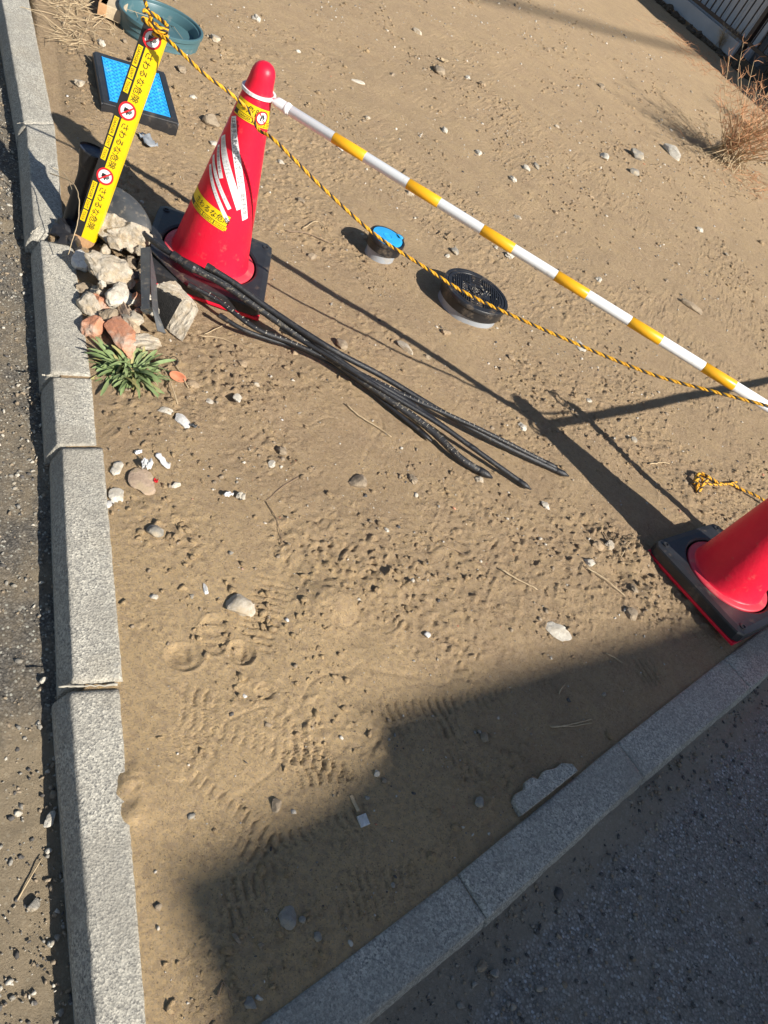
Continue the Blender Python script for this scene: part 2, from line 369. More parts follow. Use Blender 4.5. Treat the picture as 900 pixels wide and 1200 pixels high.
def relief(x, y, fade=1.):
    z = .016 * vn(x, y, .55, 1) + .009 * vn(x, y, .21, 2) + fade * .0045 * vn(x, y, .09, 3)
    patch = np.clip(vn(x, y, .33, 4) * 2.6 + .5, .2, 1)
    for c, r, a in CLODS:
        d2 = ((x - c[0]) ** 2 + (y - c[1]) ** 2) / r ** 2; patch = patch + a * .9 * np.exp(-d2)
    patch = patch * fade
    z = z + patch * (.0032 * vn(x, y, .042, 5) + .0038 * vn(x, y, .021, 6) + .0036 * vn(x, y, .0115, 16))
    for sc, am, th, sd in ((.030, .0055, .33, 7), (.019, .0075, .325, 17), (.0125, .0065, .29, 18)):
        r = vn(x + .5 * sc * vn(x, y, sc * .8, 19), y, sc, sd); z = z + patch * am * (1 - np.exp(-np.clip(r - th, 0, 1) * 14))
    for sc, am, th, sd in ((.030, .009, .40, 8), (.019, .007, .37, 28)):
        r = vn(x, y + .5 * sc * vn(x, y, sc * .7, 29), sc, sd); z = z - patch * am * (1 - np.exp(-np.clip(r - th, 0, 1) * 16))
    # trampled creases
    q = np.abs(vn(x + .06 * vn(x, y, .1, 11), y, .13, 9)); z = z - .0022 * np.exp(-(q / .025) ** 2) * np.clip(vn(x, y, .4, 12) * 3 + .4, 0, 1)
    for cx, cy, rad, h in MOUNDS:
        z = z + h * np.exp(-((x - cx) ** 2 + (y - cy) ** 2) / rad ** 2)
    for c, a, b, th in PRINTS:
        u = (x - c[0]) * math.cos(th) + (y - c[1]) * math.sin(th); v = -(x - c[0]) * math.sin(th) + (y - c[1]) * math.cos(th)
        d = np.sqrt((u / a) ** 2 + (v / b) ** 2)
        z = z - .0042 / (1 + np.exp((d - 1) * 16)) + .0028 * np.exp(-((d - 1.14) / .10) ** 2) + .0022 * np.exp(-((d - .55) / .12) ** 2)
        z = z - .0022 * (np.sin(u / .0042) > .2) * (d < .85)
    for p, q2, w, pit in TRACKS:
        p = np.array(p[:2]); q2 = np.array(q2[:2]); L = np.linalg.norm(q2 - p); t = (q2 - p) / L
        u = (x - p[0]) * t[0] + (y - p[1]) * t[1]; v = -(x - p[0]) * t[1] + (y - p[1]) * t[0]
        m = (1 / (1 + np.exp((np.abs(v) - w) / .003))) * np.clip(u / .04, 0, 1) * np.clip((L - u) / .04, 0, 1) * np.clip(vn(x, y, .10, 21) * 3.2 + .35, 0, 1)
        wob = .35 * np.sin(v / w * 2.4)
        g = np.clip((np.sin(2 * PI * (u / pit + wob)) - .45) * 2.2, 0, 1) * (np.abs(np.sin(v / w * 3.2)) > .25)
        z = z - m * (.0012 + .0058 * g)
    return z
SPILL = [(*(-0.126,0.580,0.000)[:2], .020, .012), (*(-0.107,0.556,0.000)[:2], .024, .013), (*(-0.078,0.526,0.000)[:2], .022, .012)]
def ground_z(x, y):
    x = np.asarray(x, float); y = np.asarray(y, float)
    z = relief(x, y, np.clip(1.35 - np.hypot(x, y - 1) / 5.5, .0, 1))
    dl = dist_left(x, y); dr = dist_right(x, y)
    # settle to just below the kerb tops along the kerbs, with sand spilling over in places
    e = np.exp(-np.clip(-dl, 0, 9) / .07); z = z * (1 - .94 * e) - .0065 * e + e * .003 * np.clip(vn(x, y, .16, 31) * 2, 0, 1)
    e = np.exp(-np.clip(-dr, 0, 9) / .06); z = z * (1 - .94 * e) - .0085 * e + e * .004 * np.clip(vn(x, y, .2, 32) * 2, 0, 1)
    for cx, cy, rad, h in SPILL: z = z + h * np.exp(-((x - cx) ** 2 + (y - cy) ** 2) / rad ** 2) * (1 + .5 * vn(x, y, .03, 33) + .8 * vn(x, y, .011, 34))
    return z
def gz(x, y): return float(ground_z(np.array([x]), np.array([y]))[0])
def onG(p, dz=0.): return (p[0], p[1], gz(p[0], p[1]) + dz)

def sheet(name, X, Y, Z, m, kind='structure'):
    nx, ny = X.shape
    me = bpy.data.meshes.new(name)
    me.vertices.add(nx * ny); me.vertices.foreach_set('co', np.stack([X, Y, Z], -1).reshape(-1).astype(np.float32))
    I = np.arange(nx * ny).reshape(nx, ny)
    Q = np.stack([I[:-1, :-1], I[1:, :-1], I[1:, 1:], I[:-1, 1:]], -1).reshape(-1, 4)
    me.loops.add(Q.size); me.loops.foreach_set('vertex_index', Q.reshape(-1).astype(np.int32))
    me.polygons.add(len(Q)); me.polygons.foreach_set('loop_start', np.arange(0, Q.size, 4, dtype=np.int32))
    me.update(calc_edges=True); me.validate(); me.shade_smooth()
    me.materials.append(m); o = link(name, me)
    if kind: o['kind'] = kind
    return o

xs = grow(-1.45, 1.30, .0047, 70, 1.022); ys = grow(.15, 2.75, .0047, 90, 1.014)
X, Y = np.meshgrid(xs, ys, indexing='ij')
Z = ground_z(X, Y)
dl = dist_left(X, Y); dr = dist_right(X, Y)
Z = np.where((dl > .075) | (dr > .075), -.16, Z)
sheet('sand_ground', X, Y, Z, M_sand)
del X, Y, Z, dl, dr

# roads -------------------------------------------------------------
def road(name, origin, along, out, u0, u1, v0, v1, z0, m, seed, step=.009):
    us = np.unique(np.concatenate([np.arange(max(u0, -.8), min(u1, 2.6), step), np.linspace(min(u1, 2.6), u1, 60), np.linspace(u0, max(u0, -.8), 30)]))
    vs = np.unique(np.concatenate([np.arange(v0, v0 + .8, step), np.linspace(v0 + .8, v1, 50)]))
    U, Vv = np.meshgrid(us, vs, indexing='ij')
    X = origin[0] + along[0] * U + out[0] * Vv; Y = origin[1] + along[1] * U + out[1] * Vv
    Z = z0 + .005 * vn(X, Y, .2, seed) + .0045 * vn(X, Y, .022, seed + 1) + .003 * vn(X, Y, .012, seed + 2)
    # dirt banked against the kerb
    bank = np.exp(-(Vv - v0) / .05) * np.clip(vn(X, Y, .3, seed + 3) * 2 + .6, .1, 1)
    Z = Z + .016 * bank
    return sheet(name, X, Y, Z, m)
road('road', b_in, dL, nL, -.6, 30, .10, 6, -.078, M_asph_l, 41)
road('road', pR2, dR, nR, -3, 30, .10, 7, -.036, M_asph_r, 51)

# kerbs -------------------------------------------------------------
def kerb_block(parent, i0, o0, i1, o1, h=.11, cham=.022, top=0., gap=.002, seed=0):
    """block between two joints: inner/outer points at each end; cham = rounded road-side edge"""
    i0, o0, i1, o1 = (np.array(p[:2], float) for p in (i0, o0, i1, o1))
    ax = (i1 - i0) / np.linalg.norm(i1 - i0)
    i0 = i0 + ax * gap; o0 = o0 + ax * gap; i1 = i1 - ax * gap; o1 = o1 - ax * gap
    n = 60; prof = []
    w = np.linalg.norm(o0 - i0)
    q = cham / w
    prof = [(0, -h), (0, -.006), (.02, -.001)] + [(x, 0) for x in np.linspace(.07, 1 - q * 1.08, 9)] + [(1 - q * .96, -.0015), (1 - q * .86, -.006), (1 - q * .35, -.030), (1 - q * .15, -.040), (1 - q * .03, -.050), (1, -.06), (1, -h)]
    V = []; r = np.random.default_rng(seed + 3)
    for k in range(n):
        t = k / (n - 1); A = i0 + (i1 - i0) * t; B = o0 + (o1 - o0) * t
        e = min(t, 1 - t) * n
        drop = -.002 * max(0, 1 - e)
        for s, z in prof:
            p = A + (B - A) * s
            j = .0011 * (r.random() - .5) if -.03 < z else 0
            V.append((p[0] + j, p[1] + j, top + z + drop + .0012 * (r.random() - .5)))
    m = len(prof); F = []
    for k in range(n - 1):
        for j in range(m - 1): F.append((k * m + j, (k + 1) * m + j, (k + 1) * m + j + 1, k * m + j + 1))
    F.append(tuple(range(m))); F.append(tuple((n - 1) * m + j for j in range(m))[::-1])
    o = mk('kerb_block', V, F, M_kerb, parent, smooth=False, world=True)
    bpy_me = o.data; bpy_me.flip_normals(); bpy_me.shade_smooth()
    return o
kb = empty('kerb', (*(-0.713,1.210,0.000)[:2], 0), kind='structure')
LB = [((-1.657,2.259,0.000), (-1.707,2.123,0.000), (-3.146,3.758,0.000), (-3.138,3.531,0.000)),
      ((-1.242,1.794,0.000), (-1.312,1.698,0.000), (-1.668,2.272,0.000), (-1.717,2.136,0.000)),
      ((-0.816,1.364,0.000), (-0.905,1.268,0.000), (-1.194,1.772,0.000), (-1.286,1.689,0.000)),
      ((-0.659,1.183,0.000), (-0.742,1.089,0.000), (-0.811,1.360,0.000), (-0.897,1.263,0.000)),
      ((-0.245,0.722,0.000), (-0.340,0.638,0.000), (-0.645,1.187,0.000), (-0.732,1.093,0.000)),
      ((0.190,0.203,0.000), (0.096,0.158,0.000), (-0.242,0.707,0.000), (-0.342,0.624,0.000))]
nar = lambda i_, o_: tuple(np.array(i_) + (np.array(o_) - np.array(i_)) * .88)
for k, (a, b, c, d) in enumerate(LB): kerb_block(kb, a, nar(a, b), c, nar(c, d), seed=k, cham=.022, top=(0, .001, 0, -.001, .002, 0)[k])
dLv = np.array([dL[0], dL[1], 0])
# further blocks away and towards the corner
p_i, p_o = np.array((-3.146,3.758,0.000)), np.array((-3.138,3.531,0.000))
for k in range(8):
    q_i, q_o = p_i + dLv * .6, p_o + dLv * .6
    kerb_block(kb, p_i, p_o, q_i, q_o, seed=20 + k); p_i, p_o = q_i, q_o
kr = empty('kerb', (*(0.838,1.293,0.000)[:2], 0), kind='structure')
w2 = .128
A = [np.array((1.090,1.813,-0.000)), np.array((0.798,1.292,0.000)), np.array((0.513,0.765,0.000)), np.array((0.281,0.369,0.000))]
dRv = np.array([dR[0], dR[1], 0]); nRv = np.array([nR[0], nR[1], 0])
e_ = A[3] - A[2]; A[3] = A[2] + e_ / np.linalg.norm(e_) * .6
P = [A[0] + dRv * .6 * k for k in range(9, 0, -1)] + A
OUT = {}
def outer(p, i):
    if i == 9: return np.array((1.200,1.750,0.000))
    if i == 10: return np.array((0.899,1.233,0.000))
    if i == 11: return np.array((0.612,0.711,0.000))
    if i == 12: return p + np.array((0.612,0.711,0.000)) - np.array((0.513,0.765,0.000)) + dRv * .0
    return p + nRv * .124 + dRv * .0
for k in range(len(P) - 1):
    a, b = P[k + 1], P[k]
    kerb_block(kr, a, outer(a, k + 1), b, outer(b, k), seed=40 + k, cham=.02, top=(0, .002, -.001)[k % 3], gap=.0016)
# mortar in the open left joints
mb = MB()
for (px, py, w, sgn) in (((-0.331,0.643,0.000), (-0.248,0.709,0.000), .0032, 1), ((-0.890,1.272,0.000), (-0.873,1.292,0.000), .003, 1), ((-1.289,1.707,0.000), (-1.300,1.755,0.000), .003, 1), ((-1.713,2.147,0.000), (-1.710,2.170,0.000), .002, 1)):
    C = np.linspace(np.array(px), np.array(py), 14); C[:, 2] = .0005 + rng.random(14) * .002
    C[:, :2] += (rng.random((14, 2)) - .5) * .003
    V, F = tube(C, w * .72 * (.4 + 1.0 * rng.random(14)), 6); mb.add(V, F)
o = mb.obj('joint_mortar', M_mortar, kb, True, world=True)

# ---------------------------------------------------------------- small stones and clods (uncountable)
ico = {}
def ico_raw(sub):
    if sub not in ico:
        bm = bmesh.new(); bmesh.ops.create_icosphere(bm, subdivisions=sub, radius=1); bm.verts.index_update()
        ico[sub] = (np.array([v.co[:] for v in bm.verts]), np.array([[v.index for v in f.verts] for f in bm.faces])); bm.free()
    return ico[sub]
def scatter(name, pts, sizes, mats, mi, label, cat, flat=(.5, .9), up=.12):
    V0, F0 = ico_raw(1); nv, nf = len(V0), len(F0); n = len(pts)
    jit = 1 + 1.0 * (rng.random((n, nv)) - .5)
    sc = np.stack([.6 + .8 * rng.random(n), .6 + .8 * rng.random(n), rng.uniform(*flat, n)], -1) * sizes[:, None]
    V = V0[None] * jit[..., None] * sc[:, None, :]
    a = rng.random(n) * 2 * PI; ca, sa = np.cos(a)[:, None], np.sin(a)[:, None]
    x = V[..., 0] * ca - V[..., 1] * sa; y = V[..., 0] * sa + V[..., 1] * ca
    V = np.stack([x + pts[:, None, 0], y + pts[:, None, 1], V[..., 2] + (pts[:, 2] + sizes * up)[:, None]], -1)
    F = (F0[None] + (np.arange(n) * nv)[:, None, None]).reshape(-1, 3)
    me = bpy.data.meshes.new(name); me.vertices.add(n * nv); me.vertices.foreach_set('co', V.reshape(-1).astype(np.float32))
    me.loops.add(F.size); me.loops.foreach_set('vertex_index', F.reshape(-1).astype(np.int32))
    me.polygons.add(len(F)); me.polygons.foreach_set('loop_start', np.arange(0, F.size, 3, dtype=np.int32))
    for q in mats: me.materials.append(q)
    me.update(calc_edges=True); me.polygons.foreach_set('material_index', np.repeat(mi, nf).astype(np.int32))
    me.update(); o = link(name, me); return tag(o, label, cat, kind='stuff')

def in_lot(x, y, m=.012): return (dist_left(x, y) < -m) & (dist_right(x, y) < -m)
# clods: dense in the disturbed patches
px = rng.uniform(-2.5, 2.0, 150000); py = .2 + rng.random(150000) ** 1.4 * 9
px = px * (1 + np.clip(py - 3, 0, 9) * .25)
den = np.clip(vn(px, py, .25, 61) * 2.2 + .1, .03, 1)
for c, r, a in CLODS: den = den + a * 1.0 * np.exp(-((px - c[0]) ** 2 + (py - c[1]) ** 2) / (r * 1.1) ** 2)
k = (rng.random(150000) < den * .36) & in_lot(px, py); px, py = px[k], py[k]
sz = (.0019 + .0062 * rng.random(len(px)) ** 3.0 + .004 * (rng.random(len(px)) < .012)) * (1 + np.clip(py - 3, 0, 9) * .16)
scatter('sand_clods', np.stack([px, py, ground_z(px, py)], -1), sz * 1.1, [M_sand, M_stone], (rng.random(len(px)) < .10).astype(int), 'small crumbly clods of earth scattered over the sandy lot', 'earth clods')
# gravel: pale chips and dark chips
N = 34000
px = rng.uniform(-2.6, 2.2, N); py = .2 + rng.random(N) ** 1.35 * 10; px = px * (1 + np.clip(py - 3, 0, 9) * .25)
k = in_lot(px, py) & (rng.random(N) < .28 + np.clip(vn(px, py, .4, 71) * 2, 0, .8)); px, py = px[k], py[k]
sz = (.0014 + .0050 * rng.random(len(px)) ** 7) * (1 + np.clip(py - 3, 0, 9) * .2)
u = rng.random(len(px)); mi = np.where(u < .52, 0, np.where(u < .55, 1, np.where(u < .80, 2, np.where(u < .83, 3, 4))))
scatter('gravel', np.stack([px, py, ground_z(px, py)], -1), sz, [M_palestone, M_white, M_greystone, M_brick, M_darkstone], mi, 'tiny pale and grey stone chips strewn on the sand', 'gravel')
# grit along the left road and the right road
def road_grit(n, origin, along, out, u, v, z, mats, p, label, big):
    a = rng.uniform(*u, n); b = v[0] + rng.random(n) ** 1.5 * (v[1] - v[0])
    x = origin[0] + along[0] * a + out[0] * b; y = origin[1] + along[1] * a + out[1] * b
    sz = .0014 + big * rng.random(n) ** 4
    mi = rng.choice(len(mats), n, p=p)
    zz = z + .016 * np.exp(-(b - .10) / .05) * .5
    scatter('road_grit', np.stack([x, y, zz], -1), sz, mats, mi, label, 'grit')
road_grit(11000, b_in, dL, nL, (-.7, 4), (.105, .75), -.077, [M_greystone, M_palestone, M_stone, M_darkstone], [.34, .12, .36, .18], 'loose stone grit on the worn road left of the kerb', .0048)
road_grit(9000, pR2, dR, nR, (-.8, 2.4), (.12, 1.1), -.034, [M_greystone, M_stone, M_darkstone], [.42, .25, .33], 'loose grit on the shaded asphalt right of the kerb', .0042)

# ---------------------------------------------------------------- cones
M_TEXT = {}
def text_mesh(s, size=1.0):
    cu = bpy.data.curves.new('lettering', 'FONT'); cu.body = s; cu.size = size; cu.resolution_u = 2
    o = bpy.data.objects.new('lettering', cu); COL.objects.link(o)
    m = o.evaluated_get(bpy.context.evaluated_depsgraph_get()).to_mesh()
    V = np.array([v.co[:] for v in m.vertices]); F = [tuple(p.vertices) for p in m.polygons]
    o.evaluated_get(bpy.context.evaluated_depsgraph_get()).to_mesh_clear()
    COL.objects.unlink(o); bpy.data.objects.remove(o); bpy.data.curves.remove(cu)
    x0, x1 = V[:, 0].min(), V[:, 0].max()
    V[:, 0] -= x0
    return V, F, x1 - x0

CH = .65
ZB, RB, ZT, RT = .045, .121, .60, .035          # body radii used for mapping tapes
SL = (RB - RT) / (ZT - ZB); ALPHA = math.atan(SL); ZAP = ZB + RB / SL
def cone_r(z): return RB - (z - ZB) * SL
def dev(th, z):                                   # developed-plane coordinates of a cone point
    s = (ZAP - z) / math.cos(ALPHA); a = th * math.sin(ALPHA); return np.array([s * math.sin(a), -s * math.cos(a)])
def undev(p, off):
    s = np.hypot(p[..., 0], p[..., 1]); a = np.arctan2(p[..., 0], -p[..., 1]); th = a / math.sin(ALPHA)
    z = ZAP - s * math.cos(ALPHA); r = (ZAP - z) * SL + off
    return np.stack([r * np.cos(th), r * np.sin(th), z + off * math.sin(ALPHA)], -1)

def make_cone(label):
    root = empty('traffic_cone', (0, 0, 0), label, 'traffic cone', 'red traffic cones holding the barrier bars')
    body = []
    prof = [(.140, .040), (.1425, .043), (.1425, .047), (.139, .050), (.127, .051), (.123, .053), (.1205, .060)]
    for z in np.linspace(.08, .585, 26): prof.append((cone_r(z), z))
    prof += [(.0345, .60), (.0335, .612), (.0315, .624), (.0275, .635), (.021, .643), (.012, .648), (.0, .650)]
    body_mb = MB(); V, F = lathe(prof, 64); body_mb.add(V, F)
    b = body_mb.obj('cone_body', M_red, root, True)
    mbm = MB(); V, F = lathe([(.1205, .0535), (.127, .0522), (.1392, .0510), (.1432, .0478), (.1434, .043), (.141, .0385)], 64); mbm.add(V, F)
    mbm.obj('skirt_ring', M_pinkred, b, True)
    # red foot plate
    mb = MB(); V, F = box((0, 0, .006), (.379, .379, .012), 0, .004); mb.add(V, F)
    mb.obj('foot_plate', M_red, root)
    # rubber weight with round hole
    n = 64; mb = MB(); V = []; F = []
    def sq(i, h, c=.03):
        a = 2 * PI * (i + .5) / n; p = np.array([math.cos(a), math.sin(a)]); p = p / max(abs(p)); p = p * h
        if abs(p[0]) > h - c and abs(p[1]) > h - c:
            q = np.sign(p) * (h - c); d = p - q; d = d / np.linalg.norm(d) * c; p = q + d
        return p
    rings = [('c', .148, .0135), ('c', .150, .048), ('c', .156, .053), ('s', .172, .054), ('s', .1895, .050), ('s', .1915, .044), ('s', .1915, .0150), ('s', .188, .0135)]
    for kind, h, z in rings:
        for i in range(n):
            a = 2 * PI * (i + .5) / n
            p = (h * math.cos(a), h * math.sin(a)) if kind == 'c' else sq(i, h)
            V.append((p[0], p[1], z))
    for j in range(len(rings) - 1):
        for i in range(n):
            k2 = (i + 1) % n; F.append((j * n + i, j * n + k2, (j + 1) * n + k2, (j + 1) * n + i)[::-1])
    F.append(tuple((len(rings) - 1) * n + i for i in range(n)))
    mb.add(V, F)
    w = mb.obj('rubber_weight', M_rubber, root, False)
    for sx, sy in ((1, 1), (-1, 1), (1, -1), (-1, -1)):
        V, F = lathe([(.011, 0), (.011, .004), (.007, .0045), (.006, .001), (0, .001)], 14, (sx * .166, sy * .155, .0525)); mk('moulded_stud', V, F, M_rubber, w)
    return root, b

def ribbon(th0, z0, th1, z1, width, off, n=28):
    a, b = dev(th0, z0), dev(th1, z1); d = b - a; L = np.linalg.norm(d); d /= L; p = np.array([-d[1], d[0]])
    return a, d, p, L
def ribbon_mesh(a, d, p, u0, u1, v0, v1, off, n=28, m=3):
    U = np.linspace(u0, u1, n); Vv = np.linspace(v0, v1, m)
    G_ = np.array([[a + d * u + p * v for v in Vv] for u in U]); P3 = undev(G_, off).reshape(-1, 3)
    F = [(i * m + j, i * m + j + 1, (i + 1) * m + j + 1, (i + 1) * m + j) for i in range(n - 1) for j in range(m - 1)]
    return P3, F
def ribbon_text(s, size, a, d, p, u, v, off):
    V, F, w = text_mesh(s, size)
    Q = a + np.outer(u + V[:, 0], d) + np.outer(v + V[:, 1], p)
    return undev(Q, off), F, w

def sign_shapes(r):
    """no-touch sign: list of (material key, verts2d, faces)"""
    out = []
    n = 28
    out.append(('w', [(0, 0)] + [(r * .97 * math.cos(2 * PI * i / n), r * .97 * math.sin(2 * PI * i / n)) for i in range(n)], [(0, 1 + i, 1 + (i + 1) % n) for i in range(n)]))
    V = []; F = []
    for i in range(n):
        a = 2 * PI * i / n; V += [(r * .78 * math.cos(a), r * .78 * math.sin(a)), (r * math.cos(a), r * math.sin(a))]
    for i in range(n): j = (i + 1) % n; F.append((2 * i, 2 * i + 1, 2 * j + 1, 2 * j))
    out.append(('r', V, F))
    # hand: palm and five fingers
    s = r * .55
    H = []; HF = []
    def quad(pts): b0 = len(H); H.extend(pts); HF.append(tuple(range(b0, b0 + len(pts))))
    quad([(-.5 * s, -.75 * s), (.35 * s, -.75 * s), (.5 * s, .15 * s), (-.5 * s, .2 * s)])
    for i, (x, h) in enumerate(((-.39, .68), (-.14, .88), (.11, .84), (.35, .62))):
        quad([(x * s - .1 * s, .1 * s), (x * s + .1 * s, .1 * s), (x * s + .1 * s, h * s), (x * s, (h + .1) * s), (x * s - .1 * s, h * s)])
    quad([(.4 * s, -.35 * s), (.85 * s, .1 * s), (.72 * s, .28 * s), (.38 * s, .0)])
    out.append(('k', H, HF))
    a = math.radians(-42); c, q = math.cos(a), math.sin(a); t = r * .085; L = r * .85
    out.append(('r2', [(c * x - q * y, q * x + c * y) for x, y in ((-L, -t), (L, -t), (L, t), (-L, t))], [(0, 1, 2, 3)]))
    return out
SM = {'w': M_tapeW, 'r': M_signred, 'k': M_ink, 'r2': M_signred}
SO = {'w': .0003, 'r': .0007, 'k': .0005, 'r2': .0009}

def tape_print(place, u0, h, parent_tape, period_text='さわるな危険', sign_u=None, flip=False):
    """prints one period of the warning tape: place(u, v, off) maps tape coords to 3D. h = tape height"""
    pass

# ---- cone on the left with tapes
c1, b1 = make_cone('red cone on the left, wrapped in yellow warning tape and white lettered strips')
C1 = (-.903, 2.045)
gc = 0.0
c1.location = (C1[0], C1[1], 0.0)
BASE_ROT1 = math.radians(24.7)
for ch in c1.children:
    if ch.name.startswith(('foot_plate', 'rubber_weight')): ch.rotation_euler.z = BASE_ROT1
def tape_on_cone(th0, z0, th1, z1, h, texts, signs, yellow_tail=0):
    a, d, p, L = ribbon(th0, z0, th1, z1, h, 0)
    at = lambda k: float((dev(*k) - a) @ d)
    texts = [(at(u) if isinstance(u, tuple) else u, s, sz) for u, s, sz in texts]; signs = [at(u) for u in signs]
    V, F = ribbon_mesh(a, d, p, 0, L, -h / 2, h / 2, .0008, 60)
    tp = mk('warning_tape', V, F, M_tapeY, b1, True)
    blk = MB(); V, F = ribbon_mesh(a, d, p, 0, L - yellow_tail, -h * .44, -h * .17, .0013, 60); blk.add(V, F)
    yb = MB()
    for (u, s, sz) in texts:
        V, F, w = ribbon_text(s, sz, a, d, p, u, -h * .02, .0018); blk.add(V, F)
        x = u
        for word in ('DANGER', "DON'T", 'TOUCH'):
            V, F, w2_ = ribbon_text(word, h * .19, a, d, p, x + .004, -h * .37, .0024)
            blk.add(V, F)
            V, F = ribbon_mesh(a, d, p, x, x + w2_ + .008, -h * .41, -h * .20, .0019, 8, 2); mk('word_panel', V, F, M_tapeY, tp)
            x += w2_ + .011
    blk.obj('lettering', M_ink, tp)
    for u in signs:
        for key, SV, SF in sign_shapes(h * .40):
            SV = np.array(SV); Q = a + np.outer(u + SV[:, 0], d) + np.outer(h * .03 + SV[:, 1], p)
            mk('sign_' + {'w': 'disc', 'r': 'ring', 'k': 'hand', 'r2': 'slash'}[key], undev(Q, .0028 + SO[key]), SF, SM[key], tp)
    return tp
kl, kr_ = (-1.412,0.521), (-0.608,0.505)
tape_on_cone(kl[0] - .9, kl[1] + .006, kr_[0] + 1.2, kr_[1] + .004, .046, [((-1.924,0.519), 'な危険', .0225)], [(-0.582,0.505)])
kl, kr_ = (-2.276,0.229), (-0.929,0.220)
tape_on_cone(kl[0] - .5, kl[1] + .006, kr_[0], kr_[1], .047, [((-2.211,0.227), 'さわるな危険', .0215)], [], .0)
STR = [((-1.827,0.471), (-0.343,0.240), .0205, 'は勝手に動かさないでください　無断使用禁止', .0175, M_greyink, .006),
       ((-1.973,0.412), (-0.630,0.271), .0205, '無断で移動したりすることはおやめください', .0170, M_fadedink, .004),
       ((-2.039,0.381), (-1.549,0.336), .0125, '無断使用お断り', .0098, M_greyink, .004),
       ((-2.057,0.351), (-0.974,0.265), .0112, '通行の妨げとなる行為はかたく禁じます', .0086, M_fadedink, .004),
       ((-2.011,0.324), (-0.923,0.228), .0112, '工事関係者以外はさわらないでください', .0086, M_fadedink, .004)]
for p0, p1, w, s, sz, mi, u in STR:
    a, d, p, L = ribbon(p0[0], p0[1], p1[0], p1[1], w, 0)
    a2 = a - d * .03; L += .03
    V, F = ribbon_mesh(a2, d, p, 0, L, -w / 2, w / 2, .0010, 40)
    tp = mk('white_strip', V, F, M_tapeW, b1, True)
    V, F, wt = text_mesh(s, sz)
    f = min(1, (L - .01) / wt)
    Q = a2 + np.outer(.006 + V[:, 0] * f, d) + np.outer(-sz * .36 + V[:, 1], p)
    mk('lettering', undev(Q, .0015), F, mi, tp)
# loose red tape end hanging on the right flank
# ---- cone on the right, turned
c2, b2 = make_cone('plain red cone at the right edge with black rubber weight beside the kerb')
C2 = (1.036, 2.098)
ang2 = math.atan2(-.214, .310)
c2.location = (C2[0], C2[1], 0.014)
c2.rotation_euler = (Matrix.Rotation(math.radians(5.0), 3, Vector((-.60, -.80, 0))) @ Matrix.Rotation(ang2, 3, 'Z')).to_euler()   # far side of its plate rides up on the kerb
c3 = dup(c2, (2.06, 3.8, .0)); c3.rotation_euler = (0, 0, .4)
c3['label'] = 'red cone outside the lot view, far end of the second barrier bar'

# ---- barrier bars
def make_bar(A, B, label, first_white=.175):
    A = np.array(A, float); B = np.array(B, float); d = B - A; L = np.linalg.norm(d); d /= L
    root = empty('barrier_bar', tuple(A), label, 'barrier bar', 'striped bars laid from cone to cone')
    rt = .0140
    T_, N_, B_ = frames(np.array([A, A + d, A + 2 * d])); n0, b0 = N_[0], B_[0]
    def ringpts(u, r, n=24): return [A + d * u + (n0 * math.cos(2 * PI * i / n) + b0 * math.sin(2 * PI * i / n)) * r for i in range(n)]
    def cyl(name, u0, u1, r, m, cap=True):
        prof = [(u0, r - .001), (u0 + .001, r), (u1 - .001, r), (u1, r - .001)]; V = []; F = []; n = 24
        for u, rr in prof: V += ringpts(u, rr)
        for j in range(3):
            for i in range(n): k2 = (i + 1) % n; F.append((j * n + i, j * n + k2, (j + 1) * n + k2, (j + 1) * n + i))
        F.append(tuple(range(n))[::-1]); F.append(tuple(3 * n + i for i in range(n)))
        o = mk(name, V, F, m, root, False, world=True); o.data.shade_smooth()
        for pl in list(o.data.polygons)[-2:]: pl.use_smooth = False
        return o
    cyl('tube', .085, L - .085, rt, M_whitepl)
    u = first_white
    while u < L - .15:
        cyl('yellow_band', u, min(u + .1005, L - .09), rt + .0007, M_yelpl); u += .2362
    for s, C in ((1, A), (-1, B)):
        e = d * s
        # flattened spoon + ring
        V = []; F = []; n = 30
        ri, ro, hh = .0405, .0475, .0040
        ex = e / np.linalg.norm(e); ey = np.cross([0, 0, 1], ex); ey /= np.linalg.norm(ey); ez = np.cross(ex, ey)
        for i in range(n):
            a = 2 * PI * i / n; dd = ex * math.cos(a) + ey * math.sin(a)
            V += [C + dd * ri - ez * hh, C + dd * ro - ez * hh, C + dd * ro + ez * hh, C + dd * ri + ez * hh]
        for i in range(n):
            j = (i + 1) % n
            for q in range(4): F.append((4 * i + q, 4 * j + q, 4 * j + (q + 1) % 4, 4 * i + (q + 1) % 4))
        o = mk('end_ring', V, F, M_whitepl, root, False, world=True)
        mb = MB(); C0 = np.array([C + ex * u_ for u_ in np.linspace(.040, .10, 8)])
        V, F = tube(C0, [.010, .0135, .0142, .0142, .0142, .0142, .0142, .0142], 20); V = np.array(V)
        rel = (V - C) @ ex; fl = np.clip((rel - .040) / .018, .3, 1)
        vz = (V - C) @ ez; V = V - np.outer(vz * (1 - fl), ez); mb.add(V, F)
        V, F = tube(np.array([C + ex * u_ for u_ in (.084, .086, .092, .094)]), [.0146, .0158, .0158, .0146], 20); mb.add(V, F)
        mb.obj('end_socket', M_whitepl, root, True, world=True)
    return root
make_bar((-.903, 2.049, .572), (1.032, 2.100, .592), 'yellow and white striped barrier bar running from the taped cone to the right edge', .236)
make_bar((1.024, 2.088, .585), (2.06, 3.8, .572), 'second striped barrier bar beyond the right edge, seen by its shadow', .2)

